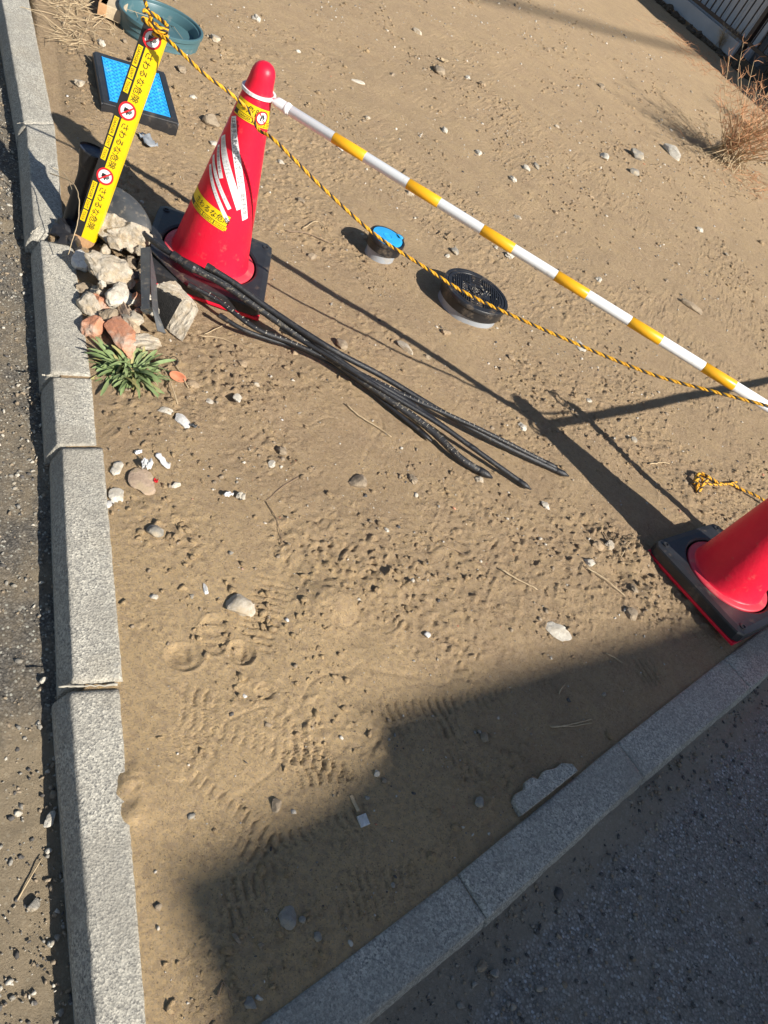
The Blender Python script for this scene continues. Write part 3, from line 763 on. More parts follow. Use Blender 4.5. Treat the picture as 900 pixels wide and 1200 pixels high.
# ---------------------------------------------------------------- stakes and rope
def make_stake(base, top, w, t, face, label, tape=True):
    """timber stake, face = horizontal direction the broad side looks to"""
    base = np.array(base, float); top = np.array(top, float); ax = top - base; L = np.linalg.norm(ax); ax /= L
    f = np.array([face[0], face[1], 0.]); f = f - ax * (f @ ax); f /= np.linalg.norm(f); s = np.cross(ax, f)   # s: to the viewer's right
    root = empty('timber_stake', tuple(base), label, 'wooden stake', 'timber stakes holding the rope')
    P_ = lambda u, v, o=0.: base + ax * u + s * v + f * o
    V = []; F = []
    for u in np.linspace(0, L, 12):
        for (a, b) in ((-w / 2, -t), (-w / 2 + .002, 0), (w / 2 - .002, 0), (w / 2, -t)):
            V.append(P_(u, a + .0008 * rng.normal(), b))
    for j in range(11):
        for i in range(4): k2 = (i + 1) % 4; F.append((j * 4 + i, j * 4 + k2, (j + 1) * 4 + k2, (j + 1) * 4 + i))
    F += [(3, 2, 1, 0), (44, 45, 46, 47)]
    wd = mk('timber', V, F, M_wood, root, world=True)
    if tape:
        u0 = .034; u1 = L - .002; hw = w / 2 - .0005
        V = []; F = []
        for u in np.linspace(u0, u1, 24): V += [P_(u, -hw - .001, .0008), P_(u, hw, .0008), P_(u, hw + .002, -t * .9)]
        for j in range(23):
            for q in (0, 1): F.append((j * 3 + q, j * 3 + q + 1, j * 3 + q + 4, j * 3 + q + 3))
        tp = mk('warning_tape', V, F, M_tapeY, root, False, world=True)
        # tape coordinates: x runs down the stake, y towards +s ; black band on the left (-s)
        H = 2 * hw
        T3 = lambda x, y, o: P_(u1 - x, y, .0008 + o)
        blk = MB(); yb = MB()
        V = [T3(0, -hw - .0015, .0004), T3(u1 - u0, -hw - .0015, .0004), T3(u1 - u0, -hw + H * .36, .0004), T3(0, -hw + H * .36, .0004)]
        blk.add(V, [(0, 1, 2, 3)])
        x = .024
        per = PER
        while x < u1 - u0:
            for key, SV, SF in sign_shapes(H * .40):
                if x + H * .3 > (u1 - u0): break
                mk('sign_' + {'w': 'disc', 'r': 'ring', 'k': 'hand', 'r2': 'slash'}[key], [T3(x + a, -hw + H * .50 + b, .0012 + SO[key]) for a, b in SV], SF, SM[key], tp, world=True)
            V, F, wt = text_mesh('さわるな危険', .0222)
            x0 = x + .033
            if x0 + wt <= u1 - u0 + .03:
                blk.add([T3(x0 + v[0], -hw + H * .48 + v[1], .0006) for v in V], F)
                q = x0 - .006
                for word, wd_ in (('DANGER', .052), ("DON'T", .030), ('TOUCH', .034)):
                    Vt, Ft, wt2 = text_mesh(word, H * .185); kx = (wd_ - .008) / wt2
                    blk.add([T3(q + .004 + v[0] * kx, -hw + H * .09 + v[1], .0014) for v in Vt], Ft)
                    mk('word_panel', [T3(q, -hw + H * .05, .0009), T3(q + wd_, -hw + H * .05, .0009), T3(q + wd_, -hw + H * .27, .0009), T3(q, -hw + H * .27, .0009)], [(0, 1, 2, 3)], M_tapeY, tp, world=True)
                    q += wd_ + .0035
            x += per
        blk.obj('lettering', M_ink, tp, world=True)
    return root
PER = .190
ST_B = np.array([-1.181, 1.790, -.01]); ST_T = np.array([-1.158, 1.925, .612])
make_stake(ST_B, ST_T, .060, .022, (.32, -1.0), 'wooden stake wrapped in yellow warning tape, left of the taped cone beside the kerb')
P2_B = np.array([1.125, 2.275, 0.]); P2_T = np.array([1.118, 2.308, .60])
make_stake(P2_B, P2_T, .045, .03, (-.3, -1), 'second timber stake hidden behind the right cone, seen by its shadow', False)

def rope(name, C, r, label, cat, group=None, pitch=.036, root=None):
    C = catmull(C, .0032)
    seg = np.r_[0, np.cumsum(np.linalg.norm(np.diff(C, axis=0), axis=1))]
    T, N, B = frames(C)
    if root is None: root = empty(name, tuple(C[0]), label, cat, group)
    for k, m in ((0, M_ropeY), (1, M_ropeK), (2, M_ropeY)):
        ph = 2 * PI * seg / pitch + k * 2 * PI / 3
        c = C + (N * np.cos(ph)[:, None] + B * np.sin(ph)[:, None]) * r * .47
        V, F = tube(c, r * .56, 7); mk('strand', V, F, m, root, True, world=True)
    return root
def ry(px, py): return None
RP = []
for (x, y, z) in ((-1.158, 1.915, .600), (-1.10, 1.893, .618), (-.995, 1.900, .594), (-.93, 1.935, .573), (-.880, 1.972, .5445), (-.835, 1.962, .520), (-0.773, 1.937, 0.530), (-0.605, 1.948, 0.486), (-0.431, 1.960, 0.451), (-0.268, 1.970, 0.445), (-0.121, 1.980, 0.444), (0.127, 1.997, 0.474), (0.397, 2.015, 0.519), (0.574, 2.027, 0.572), (0.700, 2.035, 0.612), (0.827, 2.043, 0.645), (1.05, 2.14, .63), (1.11, 2.27, .60)):
    RP.append((x, y, z))
rp = rope('yellow_black_rope', RP, .0047, 'yellow and black twisted rope tied to the taped stake and sagging to the right edge', 'rope')
# knot turns round the stake head
ang = np.linspace(0, 2 * PI * 1.6, 50)
KC = [np.array(ST_T) + np.array([.033 * math.cos(a), .020 * math.sin(a) - .008, -.001 + .006 * a / 2]) for a in ang]
rope('rope', KC, .0055, None, None, root=rp)
KC = [np.array(ST_T) + np.array(v) for v in ((.010, -.026, .004), (.028, -.026, .010), (.040, -.018, .018), (.034, -.012, .006), (.024, -.020, .0))]
rope('rope', KC, .0052, None, None, root=rp)
# rope going away from the stake to the far left
far = [np.array(ST_T) + np.array([.0, .0, 0]), (-1.173,1.925,0.625), (-1.220,1.968,0.630), (-1.261,2.000,0.640), (-1.425,2.123,0.660), (-1.690,2.356,0.680)]
rope('yellow_black_rope', far, .0047, 'rope from the taped stake head leaving over the round tub at the top edge', 'rope', pitch=.030)
# loose knotted rope end on the ground
kc = np.array((0.928,2.616,0.000)); e = []
pts = [(1.178,2.745,0.000), (1.123,2.745,0.000), (1.064,2.729,0.000), (1.016,2.680,0.000), (0.963,2.668,0.000), (0.918,2.647,0.000), (0.904,2.591,0.000), (0.928,2.569,0.000), (0.946,2.633,0.000), (0.922,2.645,0.000)]
pz = [.02, .008, .007, .009, .010, .018, .012, .010, .022, .016]
r2 = rope('knotted_rope_end', [(*p[:2], gz(*p[:2]) + z + .004) for p, z in zip([(1.265,2.747,0.000)] + pts, [.02] + pz)], .0055, 'knotted yellow and black rope end lying on sand beside the right cone', 'rope end', pitch=.030)
pts = [(0.932,2.619,0.000), (0.958,2.622,0.000), (1.002,2.660,0.000), (1.046,2.710,0.000), (1.086,2.769,0.000)]
rope('rope', [(*p[:2], gz(*p[:2]) + .012) for p in pts], .0042, None, None, pitch=.03, root=r2)
pts = [(0.905,2.616,0.000), (0.910,2.562,0.000), (0.927,2.539,0.000), (0.930,2.588,0.000), (0.911,2.598,0.000), (0.899,2.562,0.000)]
rope('rope', [(*p[:2], gz(*p[:2]) + z) for p, z in zip(pts, (.02, .016, .008, .02, .026, .012))], .0055, None, None, pitch=.03, root=r2)
pts = [(1.241,2.747,0.000), (1.210,2.740,0.000), (1.178,2.745,0.000)]
# thin tie with loops at the second stake head
KC = [P2_T + np.array([.034 * math.cos(a), .03 * math.sin(a), -.03 + .006 * a / 2]) for a in ang]
rope('rope', KC, .0055, None, None, root=rp)
KC = [P2_T + np.array(v) for v in ((0, -.03, -.02), (-.05, -.02, .03), (-.09, 0, .015), (-.06, .02, -.02), (0, .02, -.02))]
rope('rope', KC, .005, None, None, root=rp)

# ---------------------------------------------------------------- rocks
def rock(p, size, m, label, name='stone', cat='stone', sub=3, seed=0, facets=7, sink=.25, rz=None, rough=.12, group=None, tilt=0, par=None, z=None):
    """angular stone: sphere cut by random planes; size = full x, y, z"""
    r = np.random.default_rng(seed + 100); V, F = ico_raw(sub); V = V.copy()
    nrm = r.normal(size=(facets, 3)); nrm /= np.linalg.norm(nrm, axis=1)[:, None]; dist = r.uniform(.55, .85, facets)
    for n_, d_ in zip(nrm, dist):
        k = V @ n_; over = k > d_; V[over] -= np.outer(k[over] - d_, n_) * .92
    n3 = lambda f, sd: (vn(V[:, 0] * f + 7, V[:, 1] * f, 1, sd) + vn(V[:, 1] * f + 3, V[:, 2] * f + 9, 1, sd + 1) + vn(V[:, 2] * f + 5, V[:, 0] * f + 2, 1, sd + 2)) * .7
    V *= (1 + 1.3 * rough * (n3(2.2, seed % 9) + .6 * n3(5.5, 3) + .35 * n3(13, 6)))[:, None]
    V *= (1 + 0 * (vn(V[:, 0] * 3 + V[:, 2] * 2, V[:, 1] * 3 - V[:, 2], 1, seed % 9) + .5 * vn(V[:, 0] * 9 + V[:, 2] * 5, V[:, 1] * 9 - V[:, 2] * 4, 1, 3)))[:, None]
    ext = V.max(0) - V.min(0); V = (V - (V.max(0) + V.min(0)) / 2) / ext * np.array(size)
    Mx = Matrix.Rotation(r.random() * 6.28 if rz is None else rz, 3, 'Z') @ Matrix.Rotation(tilt, 3, 'X')
    V = V @ np.array(Mx).T
    zz = gz(p[0], p[1]) if z is None else z
    o = mk(name, V, F, m, None, False, (p[0], p[1], zz + size[2] * (.5 - sink)))
    o.data.shade_smooth(); o.data.set_sharp_from_angle(angle=math.radians(22))
    return tag(o, label, cat, group)

STONES = [
 ((-0.103,1.576,0.000), (.072, .058, .04), M_stone, 'rounded brown stone alone on open sand below the black hoses'),
 ((-0.154,1.016,0.000), (.082, .068, .034), M_rubble, 'chunky pale stone pressed into sand left of centre'),
 ((0.568,1.512,0.000), (.066, .100, .014), M_palestone, 'flat pale slab of stone at the edge of the shade'),
 ((0.763,1.736,0.000), (.055, .045, .038), M_stone, 'brown lump of stone near the right cone base, just above the shade'),
 ((-0.244,2.278,0.000), (.085, .042, .032), M_rubble, 'mottled stone lying in the barrier bar shadow'),
 ((-0.410,2.091,0.000), (.06, .05, .035), M_stone, 'dark clod beside the upper side of the hose bundle'),
 ((-0.168,2.515,0.000), (.04, .04, .03), M_clod, 'small brown clod in front of the round black pit lid'),
 ((-0.563,1.397,0.000), (.062, .034, .024), M_white, 'smooth white stone below the green weed'),
 ((-0.614,1.399,0.000), (.05, .03, .014), M_palestone, 'flat cream stone just under the green weed'),
 ((0.344,6.677,0.000), (.26, .12, .09), M_palestone, 'large pale stone casting a long shadow in the upper right'),
 ((0.128,6.048,0.000), (.14, .12, .08), M_greystone, 'grey angular stone left of the large pale one'),
 ((0.164,5.682,0.000), (.10, .07, .05), M_greystone, 'small grey stone under the angular grey one'),
 ((-0.055,5.612,0.000), (.12, .08, .05), M_palestone, 'cream pebble cluster stone right of the far sand patch'),
 ((-1.190,5.140,0.000), (.16, .10, .06), M_stone, 'brown stone alone in the upper middle of the sand'),
 ((-0.849,4.341,0.000), (.07, .05, .035), M_palestone, 'small cream stone above the barrier bar, upper middle'),
 ((-1.447,2.924,0.000), (.09, .08, .06), M_stone, 'rounded brown stone between the blue lid and the taped cone'),
 ((-1.344,2.782,0.000), (.05, .04, .03), M_palestone, 'cream pebble left of the taped cone shoulder'),
 ((-0.378,4.526,0.000), (.07, .055, .035), M_palestone, 'cream stone right of the upper bar, with a grey one by it'),
 ((-0.346,4.639,0.000), (.085, .04, .03), M_greystone, 'grey flat stone beside a cream stone above the bar'),
 ((0.755,4.112,0.000), (.16, .05, .05), M_stone, 'dark elongated lump on the sand at the right above the bar'),
 ((-0.349,3.132,0.000), (.05, .04, .03), M_greystone, 'grey stone above the round pit lid below the bar'),
 ((-0.360,3.069,0.000), (.028, .024, .02), M_palestone, 'tiny pale stone above the round pit lid'),
 ((-0.720,2.470,0.000), (.045, .035, .03), M_stone, 'small tan stone left of the round blue cap'),
 ((0.635,2.610,0.000), (.036, .036, .03), M_greystone, 'grey stone in open sand left of the knotted rope end'),
 ((0.245,0.520,0.000), (.055, .062, .02), M_greystone, 'flat grey stone in the shade near the bottom of the sand'),
 ((0.268,0.530,0.000), (.02, .022, .012), M_greystone, 'tiny stone touching the right of the flat grey stone'),
 ((0.305,0.521,0.000), (.026, .028, .014), M_greystone, 'small grey pebble right of the flat grey stone'),
 ((0.364,0.545,0.000), (.024, .016, .012), M_palestone, 'pale chip in the shade near the bottom kerb'),
 ((0.250,0.380,0.000), (.026, .036, .014), M_greystone, 'oval grey pebble at the bottom of the sand beside the kerb end'),
 ((0.509,0.928,0.000), (.038, .04, .018), M_greystone, 'grey stone in the shade left of the broken kerb piece'),
 ((0.131,0.678,0.000), (.045, .03, .022), M_stone, 'tan stone casting a dark shadow at the left of the shade edge'),
 ((0.280,0.849,0.000), (.022, .022, .018), M_palestone, 'round pebble at the edge of the shade, upper of a pair'),
 ((0.300,0.846,0.000), (.022, .022, .016), M_stone, 'round pebble at the edge of the shade, lower of a pair'),
 ((0.472,1.082,0.000), (.03, .024, .022), M_stone, 'brown pebble in the shade with a dark hollow beside it'),
 ((-0.408,1.057,0.000), (.05, .04, .03), M_greystone, 'greyish crumbled stone left in the churned sand below the white scraps'),
 ((-0.534,1.090,0.000), (.045, .05, .016), M_palestone, 'pale flat stone beside the left kerb, upper part'),
 ((-0.454,1.206,0.000), (.03, .02, .012), M_palestone, 'cream chip right of the pinkish flat stone'),
 ((-0.531,1.058,0.000), (.02, .035, .012), M_white, 'white chip against the left kerb'),
 ((-0.034,0.839,0.000), (.02, .02, .012), M_white, 'white fragment near the shoe print'),
 ((-0.237,1.002,0.000), (.014, .036, .010), M_white, 'narrow white shard left of centre'),
 ((0.251,1.244,0.000), (.024, .022, .016), M_white, 'white pebble above the tip of the shade'),
 ((0.308,3.050,0.000), (.06, .10, .016), M_palestone, 'thin pale stone flake under the rope right of centre'),
 ((-1.467,2.241,0.000), (.05, .04, .02), M_palestone, 'pale pebble between kerb and taped stake'),
 ((-1.357,4.252,-0.000), (.10, .04, .02), M_palestone, 'thin pale flake in the upper middle sand'),
 ((-1.872,3.614,0.000), (.08, .06, .03), M_rubble, 'rough pale lump right of the round tub'),
 ((-1.565,5.683,0.000), (.09, .06, .04), M_rubble, 'pale rough stone near the top, centre'),
]
for i, (p, s, m, lb) in enumerate(STONES):
    f = .62 if p[1] < 1.0 else .84
    rock(p, tuple(q * f for q in s), m, lb, seed=i, facets=11, sink=.34)
CL = [(-0.578,1.728,0.000), (-0.507,1.577,0.000), (-0.504,1.686,0.000), (-0.319,1.511,0.000), (-0.316,1.448,0.000), (-0.623,1.541,0.000), (-0.558,1.526,0.000), (-1.738,2.620,0.000), (-1.987,3.093,0.000), (-1.994,2.945,0.000), (-1.868,2.988,0.000), (-1.988,4.220,0.000), (-1.801,2.564,0.000), (-1.755,3.169,0.000), (-1.608,3.038,0.000), (-1.522,3.186,0.000), (-0.226,3.402,0.000), (-0.238,3.861,0.000), (-1.219,3.426,0.000),
      (-1.054,5.345,-0.000), (-0.963,5.383,0.000), (-0.390,4.273,0.000), (-0.426,5.588,0.000), (-0.411,7.327,0.000), (-0.153,3.405,0.000), (0.013,4.753,0.000), (0.414,1.968,0.000), (0.191,1.891,0.000), (0.019,1.717,0.000), (0.031,1.475,0.000), (-0.500,1.927,0.000), (-1.047,3.395,0.000), (-1.131,3.877,0.000), (-1.319,4.667,-0.000), (-1.687,4.160,-0.000), (-0.952,7.338,0.000), (0.716,5.408,0.000), (0.920,5.243,0.000), (0.590,4.261,0.000),
      (0.258,3.740,0.000), (-0.103,4.212,0.000), (-0.629,4.341,0.000), (-0.674,3.379,0.000), (-0.933,2.772,0.000), (-1.130,2.969,0.000), (0.612,1.934,0.000), (0.600,1.838,0.000), (0.644,1.963,0.000), (0.757,1.851,0.000), (-0.311,0.916,0.000), (0.089,2.640,0.000), (0.425,2.687,0.000), (0.487,3.531,0.000), (-0.165,2.310,0.000), (0.238,2.276,0.000)]
for i, p in enumerate(CL):
    dd = math.hypot(p[0], p[1]); q = rng.uniform(.016, .034) * (.55 + dd * .22)
    rock(p, (q * 1.3, q, q * .6), (M_clod, M_palestone, M_rubble, M_stone, M_palestone)[i % 5], 'small irregular clod or stone lying loose on the sand', name='earth_clod', cat='clod', seed=900 + i, facets=6, sink=.3, rough=.3, sub=3, group='loose earth clods on the sand')
# stones on the roads
for i, (p, s, m, lb, z) in enumerate((
 ((0.745,0.870,-0.030), (.038, .034, .02), M_darkstone, 'dark blue-grey stone on the shaded asphalt near the kerb', -.034),
 ((0.622,0.650,-0.030), (.032, .028, .018), M_stone, 'brown stone on the asphalt below the kerb joint', -.032),
 ((0.652,0.652,-0.030), (.022, .028, .016), M_greystone, 'grey pebble right of the brown stone on the asphalt', -.032),
 ((0.748,0.676,-0.030), (.026, .018, .012), M_greystone, 'flat grey chip on the shaded asphalt, bottom centre', -.034),
 ((-0.129,0.349,-0.075), (.03, .022, .018), M_greystone, 'grey stone on the dirt left of the left kerb', -.073),
 ((-0.248,0.452,-0.075), (.016, .02, .012), M_palestone, 'pale pebble in the grit left of the kerb', -.076),
 ((-0.197,0.469,-0.075), (.022, .045, .014), M_palestone, 'long pale pebble wedged against the left kerb foot', -.070),
 ((-0.377,0.668,-0.075), (.022, .018, .02), M_palestone, 'pale pebble at the open joint of the left kerb', -.068))):
    rock(p, tuple(q * .72 for q in s), m, lb, seed=200 + i, sink=.25, z=z)
# mosaic tile chip, wood sliver, straws
V, F = box((0, 0, 0), (.020, .022, .006), 0, .001)
p = (0.294,0.747,0.000); o = mk('mosaic_tile', V, F, M_white, None, False, onG(p, .002)); o.rotation_euler = (.05, .03, .9); tag(o, 'small square white mosaic tile lying in the shade edge', 'tile')
V, F = box((0, 0, 0), (.034, .007, .003), 0, .001)
p = (0.264,0.767,0.000); o = mk('wood_sliver', V, F, M_straw, None, False, onG(p, .002)); o.rotation_euler = (0, 0, -.6); tag(o, 'short flat sliver of pale wood above the white tile', 'wood sliver')

# broken kerb piece lying by the right kerb
out = [(0.576,0.974,0.000), (0.578,0.995,0.000), (0.595,1.017,0.000), (0.592,1.036,0.000), (0.604,1.056,0.000), (0.621,1.062,0.000), (0.628,1.090,0.000), (0.654,1.115,0.000), (0.665,1.137,0.000), (0.691,1.152,0.000), (0.709,1.144,0.000), (0.655,1.045,0.000), (0.605,0.956,0.000)]
cx, cy = np.mean([p[0] for p in out]), np.mean([p[1] for p in out])
bm = bmesh.new()
vs_ = [bm.verts.new((p[0] - cx, p[1] - cy, 0)) for p in out]; f = bm.faces.new(vs_)
r_ = bmesh.ops.extrude_face_region(bm, geom=[f]); bmesh.ops.translate(bm, vec=(0, 0, .04), verts=[v for v in r_['geom'] if isinstance(v, bmesh.types.BMVert)])
bmesh.ops.recalc_face_normals(bm, faces=bm.faces[:]); bmesh.ops.bevel(bm, geom=bm.edges[:], offset=.0025, segments=1, affect='EDGES')
o = bm_obj('broken_kerb_piece', bm, M_kerb, None, False, (cx, cy, -.0325)); tag(o, 'broken grey kerb fragment set against the inner side of the right kerb', 'kerb fragment')

# ---------------------------------------------------------------- rubble heap behind the weed
HEAP = [
 ((-1.086,1.872,0.050), (.105, .11, .10), M_rubble, 'round knobbly pale concrete lump beside the foot of the taped cone', .02, .3),
 ((-1.134,1.868,0.060), (.10, .12, .09), M_rubble, 'pale concrete chunk right behind the taped stake foot', .02, .8),
 ((-1.014,1.684,0.060), (.14, .10, .08), M_rubble, 'large cracked pale concrete chunk in the middle of the rubble heap', .03, .5),
 ((-1.116,1.708,0.030), (.05, .055, .05), M_white, 'small white stone at the kerb directly under the taped stake', .005, 0),
 ((-0.983,1.573,0.030), (.055, .085, .05), M_rubble, 'narrow pale chunk next to the kerb above the brick pieces', .0, .4),
 ((-0.938,1.635,0.050), (.075, .075, .06), M_palestone, 'pale creamy concrete lump with a grey fleck, right side of heap', .015, .2),
 ((-0.925,1.570,0.030), (.05, .05, .05), M_stone, 'dark rough brown lump below the creamy concrete lump', .0, .2),
 ((-0.983,1.710,0.040), (.045, .04, .05), M_rubble, 'small pale lump between the two large concrete chunks', .02, .2),
 ((-1.037,1.810,0.030), (.06, .05, .035), M_stone, 'brown angular stone under the knobbly concrete lump', .005, .2),
 ((-0.923,1.507,0.030), (.060, .055, .05), M_brick, 'broken orange brick bit touching the kerb above the weed', .0, .2),
 ((-0.852,1.531,0.030), (.16, .07, .05), M_brick, 'long broken orange and grey brick piece above the weed', .0, .35),
 ((-0.799,1.545,0.030), (.045, .10, .05), M_rubble, 'pale crumbly mortar strip at the right end of the broken brick', .0, .2),
 ((-0.879,1.594,0.030), (.13, .035, .04), M_pinkslab, 'pinkish flat mortar slab lying on top of the broken brick', .02, .3),
 ((-1.001,1.647,0.020), (.06, .06, .04), M_rubble, 'pale stone low in the heap behind the narrow chunk', -.01, .2),
 ((-1.041,1.640,0.020), (.05, .06, .03), M_stone, 'brown stone low in the heap beside the kerb', -.01, .2)]
for i, (p, s, m, lb, dz, tl) in enumerate(HEAP):
    rz = {10: -.62, 12: -.62, 11: -.75}.get(i)
    rock((p[0], p[1]), tuple(q * 1.1 for q in s), m, lb, name='rubble_chunk' if m in (M_rubble, M_palestone) else ('brick_piece' if m == M_brick else 'stone'), cat='rubble' if m in (M_rubble, M_palestone, M_pinkslab) else ('brick' if m == M_brick else 'stone'),
         seed=300 + i, facets=13, sink=.15, rough=.17 if m == M_rubble else .12, z=gz(p[0], p[1]) + dz, rz=rz, sub=5)

for i in range(30):
    u, v = rng.random(), rng.random()
    a_, b_ = np.array((-1.142,1.758,0.000)), np.array((-1.050,1.914,0.000)); c_, d_ = np.array((-0.960,1.547,-0.000)), np.array((-0.806,1.604,0.000))
    p = (a_ * (1 - u) + b_ * u) * (1 - v) + (c_ * (1 - u) + d_ * u) * v; q = rng.uniform(.022, .055)
    rock((p[0], p[1]), (q, q * rng.uniform(.6, 1.1), q * rng.uniform(.5, .9)), (M_rubble, M_rubble, M_palestone, M_stone, M_brick)[i % 5], 'small broken lump filling a gap in the rubble heap', name='rubble_chunk', cat='rubble', seed=700 + i, facets=10, sink=.1, rough=.25, z=gz(p[0], p[1]) + rng.uniform(0, .05), sub=3, group='small lumps filling the rubble heap')
# concrete block with flat sides
def block(corners_top, h, z_top, m, name, label, cat):
    C = [np.array(c) for c in corners_top]; cen = sum(C) / len(C)
    bm = bmesh.new(); vs_ = [bm.verts.new((c[0] - cen[0], c[1] - cen[1], c[2] - cen[2])) for c in C]; f = bm.faces.new(vs_)
    r_ = bmesh.ops.extrude_face_region(bm, geom=[f]); bmesh.ops.translate(bm, vec=(0, 0, -h), verts=[v for v in r_['geom'] if isinstance(v, bmesh.types.BMVert)])
    bmesh.ops.recalc_face_normals(bm, faces=bm.faces[:]); bmesh.ops.bevel(bm, geom=bm.edges[:], offset=.006, segments=2, affect='EDGES')
    bmesh.ops.subdivide_edges(bm, edges=[e for e in bm.edges if e.calc_length() > .02], cuts=6, use_grid_fill=True)
    for v in bm.verts: v.co += Vector((rng.normal(), rng.normal(), rng.normal())) * .0011
    o = bm_obj(name, bm, m, None, False, tuple(cen)); return tag(o, label, cat)
top8 = [(-0.882,1.707,0.100), (-0.862,1.773,0.100), (-0.747,1.738,0.085), (-0.798,1.721,0.100)]; bot8 = [(-0.888,1.687,0.000), (-0.834,1.727,0.000), (-0.737,1.661,0.000), (-0.800,1.673,0.000)]
cen = sum(np.array(c) for c in top8) / 4
bm = bmesh.new(); vt = [bm.verts.new(tuple(np.array(c) - cen)) for c in top8]; vb = [bm.verts.new(tuple(np.array(c) - cen)) for c in bot8]
bm.faces.new(vt); bm.faces.new(vb[::-1])
for i in range(4): bm.faces.new((vt[i], vb[i], vb[(i + 1) % 4], vt[(i + 1) % 4]))
bmesh.ops.recalc_face_normals(bm, faces=bm.faces[:]); bmesh.ops.bevel(bm, geom=bm.edges[:], offset=.006, segments=2, affect='EDGES')
bmesh.ops.subdivide_edges(bm, edges=[e for e in bm.edges if e.calc_length() > .02], cuts=7, use_grid_fill=True)
for v in bm.verts: v.co += Vector((rng.normal(), rng.normal(), rng.normal())) * .0010
o = bm_obj('concrete_block', bm, M_rubble); o.location = cen; tag(o, 'speckled concrete block with the shade of one side added as a black plate, standing in front of the taped cone', 'concrete block')
blk_o = o
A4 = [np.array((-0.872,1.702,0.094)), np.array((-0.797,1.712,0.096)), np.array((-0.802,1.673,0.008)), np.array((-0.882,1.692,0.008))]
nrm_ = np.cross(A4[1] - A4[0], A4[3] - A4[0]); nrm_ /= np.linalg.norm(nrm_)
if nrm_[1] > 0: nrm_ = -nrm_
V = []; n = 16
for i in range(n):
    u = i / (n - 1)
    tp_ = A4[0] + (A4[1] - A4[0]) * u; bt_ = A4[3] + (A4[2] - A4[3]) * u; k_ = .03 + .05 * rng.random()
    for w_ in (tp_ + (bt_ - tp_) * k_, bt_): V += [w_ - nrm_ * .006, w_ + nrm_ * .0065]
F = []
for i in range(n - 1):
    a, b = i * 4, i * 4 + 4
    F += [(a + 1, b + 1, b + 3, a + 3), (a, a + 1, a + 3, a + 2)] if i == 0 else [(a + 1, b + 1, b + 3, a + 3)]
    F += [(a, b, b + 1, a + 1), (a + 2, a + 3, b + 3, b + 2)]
M_blockshade = rock_mat('painted_shade', (.022, .021, .02), (.012, .012, .012), sc=60)
mk('shade_plate', np.array(V) - cen, F, M_blockshade, blk_o)  # jagged black plate: shade on the side of the block put in as colour

# black plastic channel standing by the block
def strip3(name, pts_a, pts_b, th, m, label=None, cat=None, parent=None):
    """thin bent plate between two polylines"""
    A_ = np.array(pts_a, float); B_ = np.array(pts_b, float); n = len(A_)
    nn = np.cross(B_[0] - A_[0], A_[-1] - A_[0]); nn /= np.linalg.norm(nn)
    V = np.concatenate([A_, B_, A_ - nn * th, B_ - nn * th]); F = []
    for i in range(n - 1):
        a, b, c, d = i, n + i, 2 * n + i, 3 * n + i
        F += [(a, a + 1, b + 1, b), (c, d, d + 1, c + 1), (a, c, c + 1, a + 1), (b, b + 1, d + 1, d)]
    F += [(0, n, 3 * n, 2 * n), (n - 1, 3 * n - 1, 4 * n - 1, 2 * n - 1)]
    o = mk(name, V, F, m, parent, world=parent is not None)
    return tag(o, label, cat) if label else o
ch = empty('plastic_channel', (-0.923,1.777,0.000), 'cracked dark grey plastic channel standing upright between rubble heap and concrete block', 'plastic channel')
strip3('front_flange', [(-0.992,1.785,0.110), (-0.908,1.672,0.100), (-0.841,1.585,0.090)], [(-0.975,1.803,0.120), (-0.887,1.682,0.110), (-0.824,1.593,0.100)], .003, M_greypl, parent=ch)
strip3('web', [(-0.975,1.803,0.120), (-0.887,1.682,0.110), (-0.820,1.599,0.100), (-0.787,1.592,0.050)], [(-0.891,1.723,0.090), (-0.848,1.667,0.085), (-0.805,1.615,0.080), (-0.772,1.614,0.040)], .003, M_greypl, parent=ch)
strip3('back_flange', [(-1.065,1.965,0.070), (-0.954,1.919,0.060), (-0.869,1.904,0.050)], [(-1.007,1.866,0.070), (-0.916,1.842,0.060), (-0.843,1.835,0.050)], .003, M_blackpl, parent=ch)
# dark plastic pieces in the gap
for i, (a, b, c, d, z) in enumerate((((-0.963,1.717,0.030), (-0.944,1.749,0.050), (-0.913,1.702,0.040), (-0.937,1.677,0.020), 0), ((-0.894,1.622,0.030), (-0.879,1.651,0.050), (-0.849,1.623,0.030), (-0.861,1.596,0.020), 0), ((-0.995,1.739,0.050), (-0.968,1.759,0.060), (-0.955,1.753,0.050), (-0.975,1.723,0.040), 0))):
    o = mk('plastic_scrap', [a, b, c, d, tuple(np.array(a) - [0, 0, .004]), tuple(np.array(b) - [0, 0, .004]), tuple(np.array(c) - [0, 0, .004]), tuple(np.array(d) - [0, 0, .004])],
           [(0, 1, 2, 3), (7, 6, 5, 4), (0, 4, 5, 1), (1, 5, 6, 2), (2, 6, 7, 3), (3, 7, 4, 0)], M_greypl)
    tag(o, ('bent grey plastic scrap lying between rubble lumps and plastic channel, the middle one', 'lowest grey plastic scrap beside the plastic channel foot', 'uppermost grey plastic scrap between rubble and plastic channel')[i], 'plastic scrap')

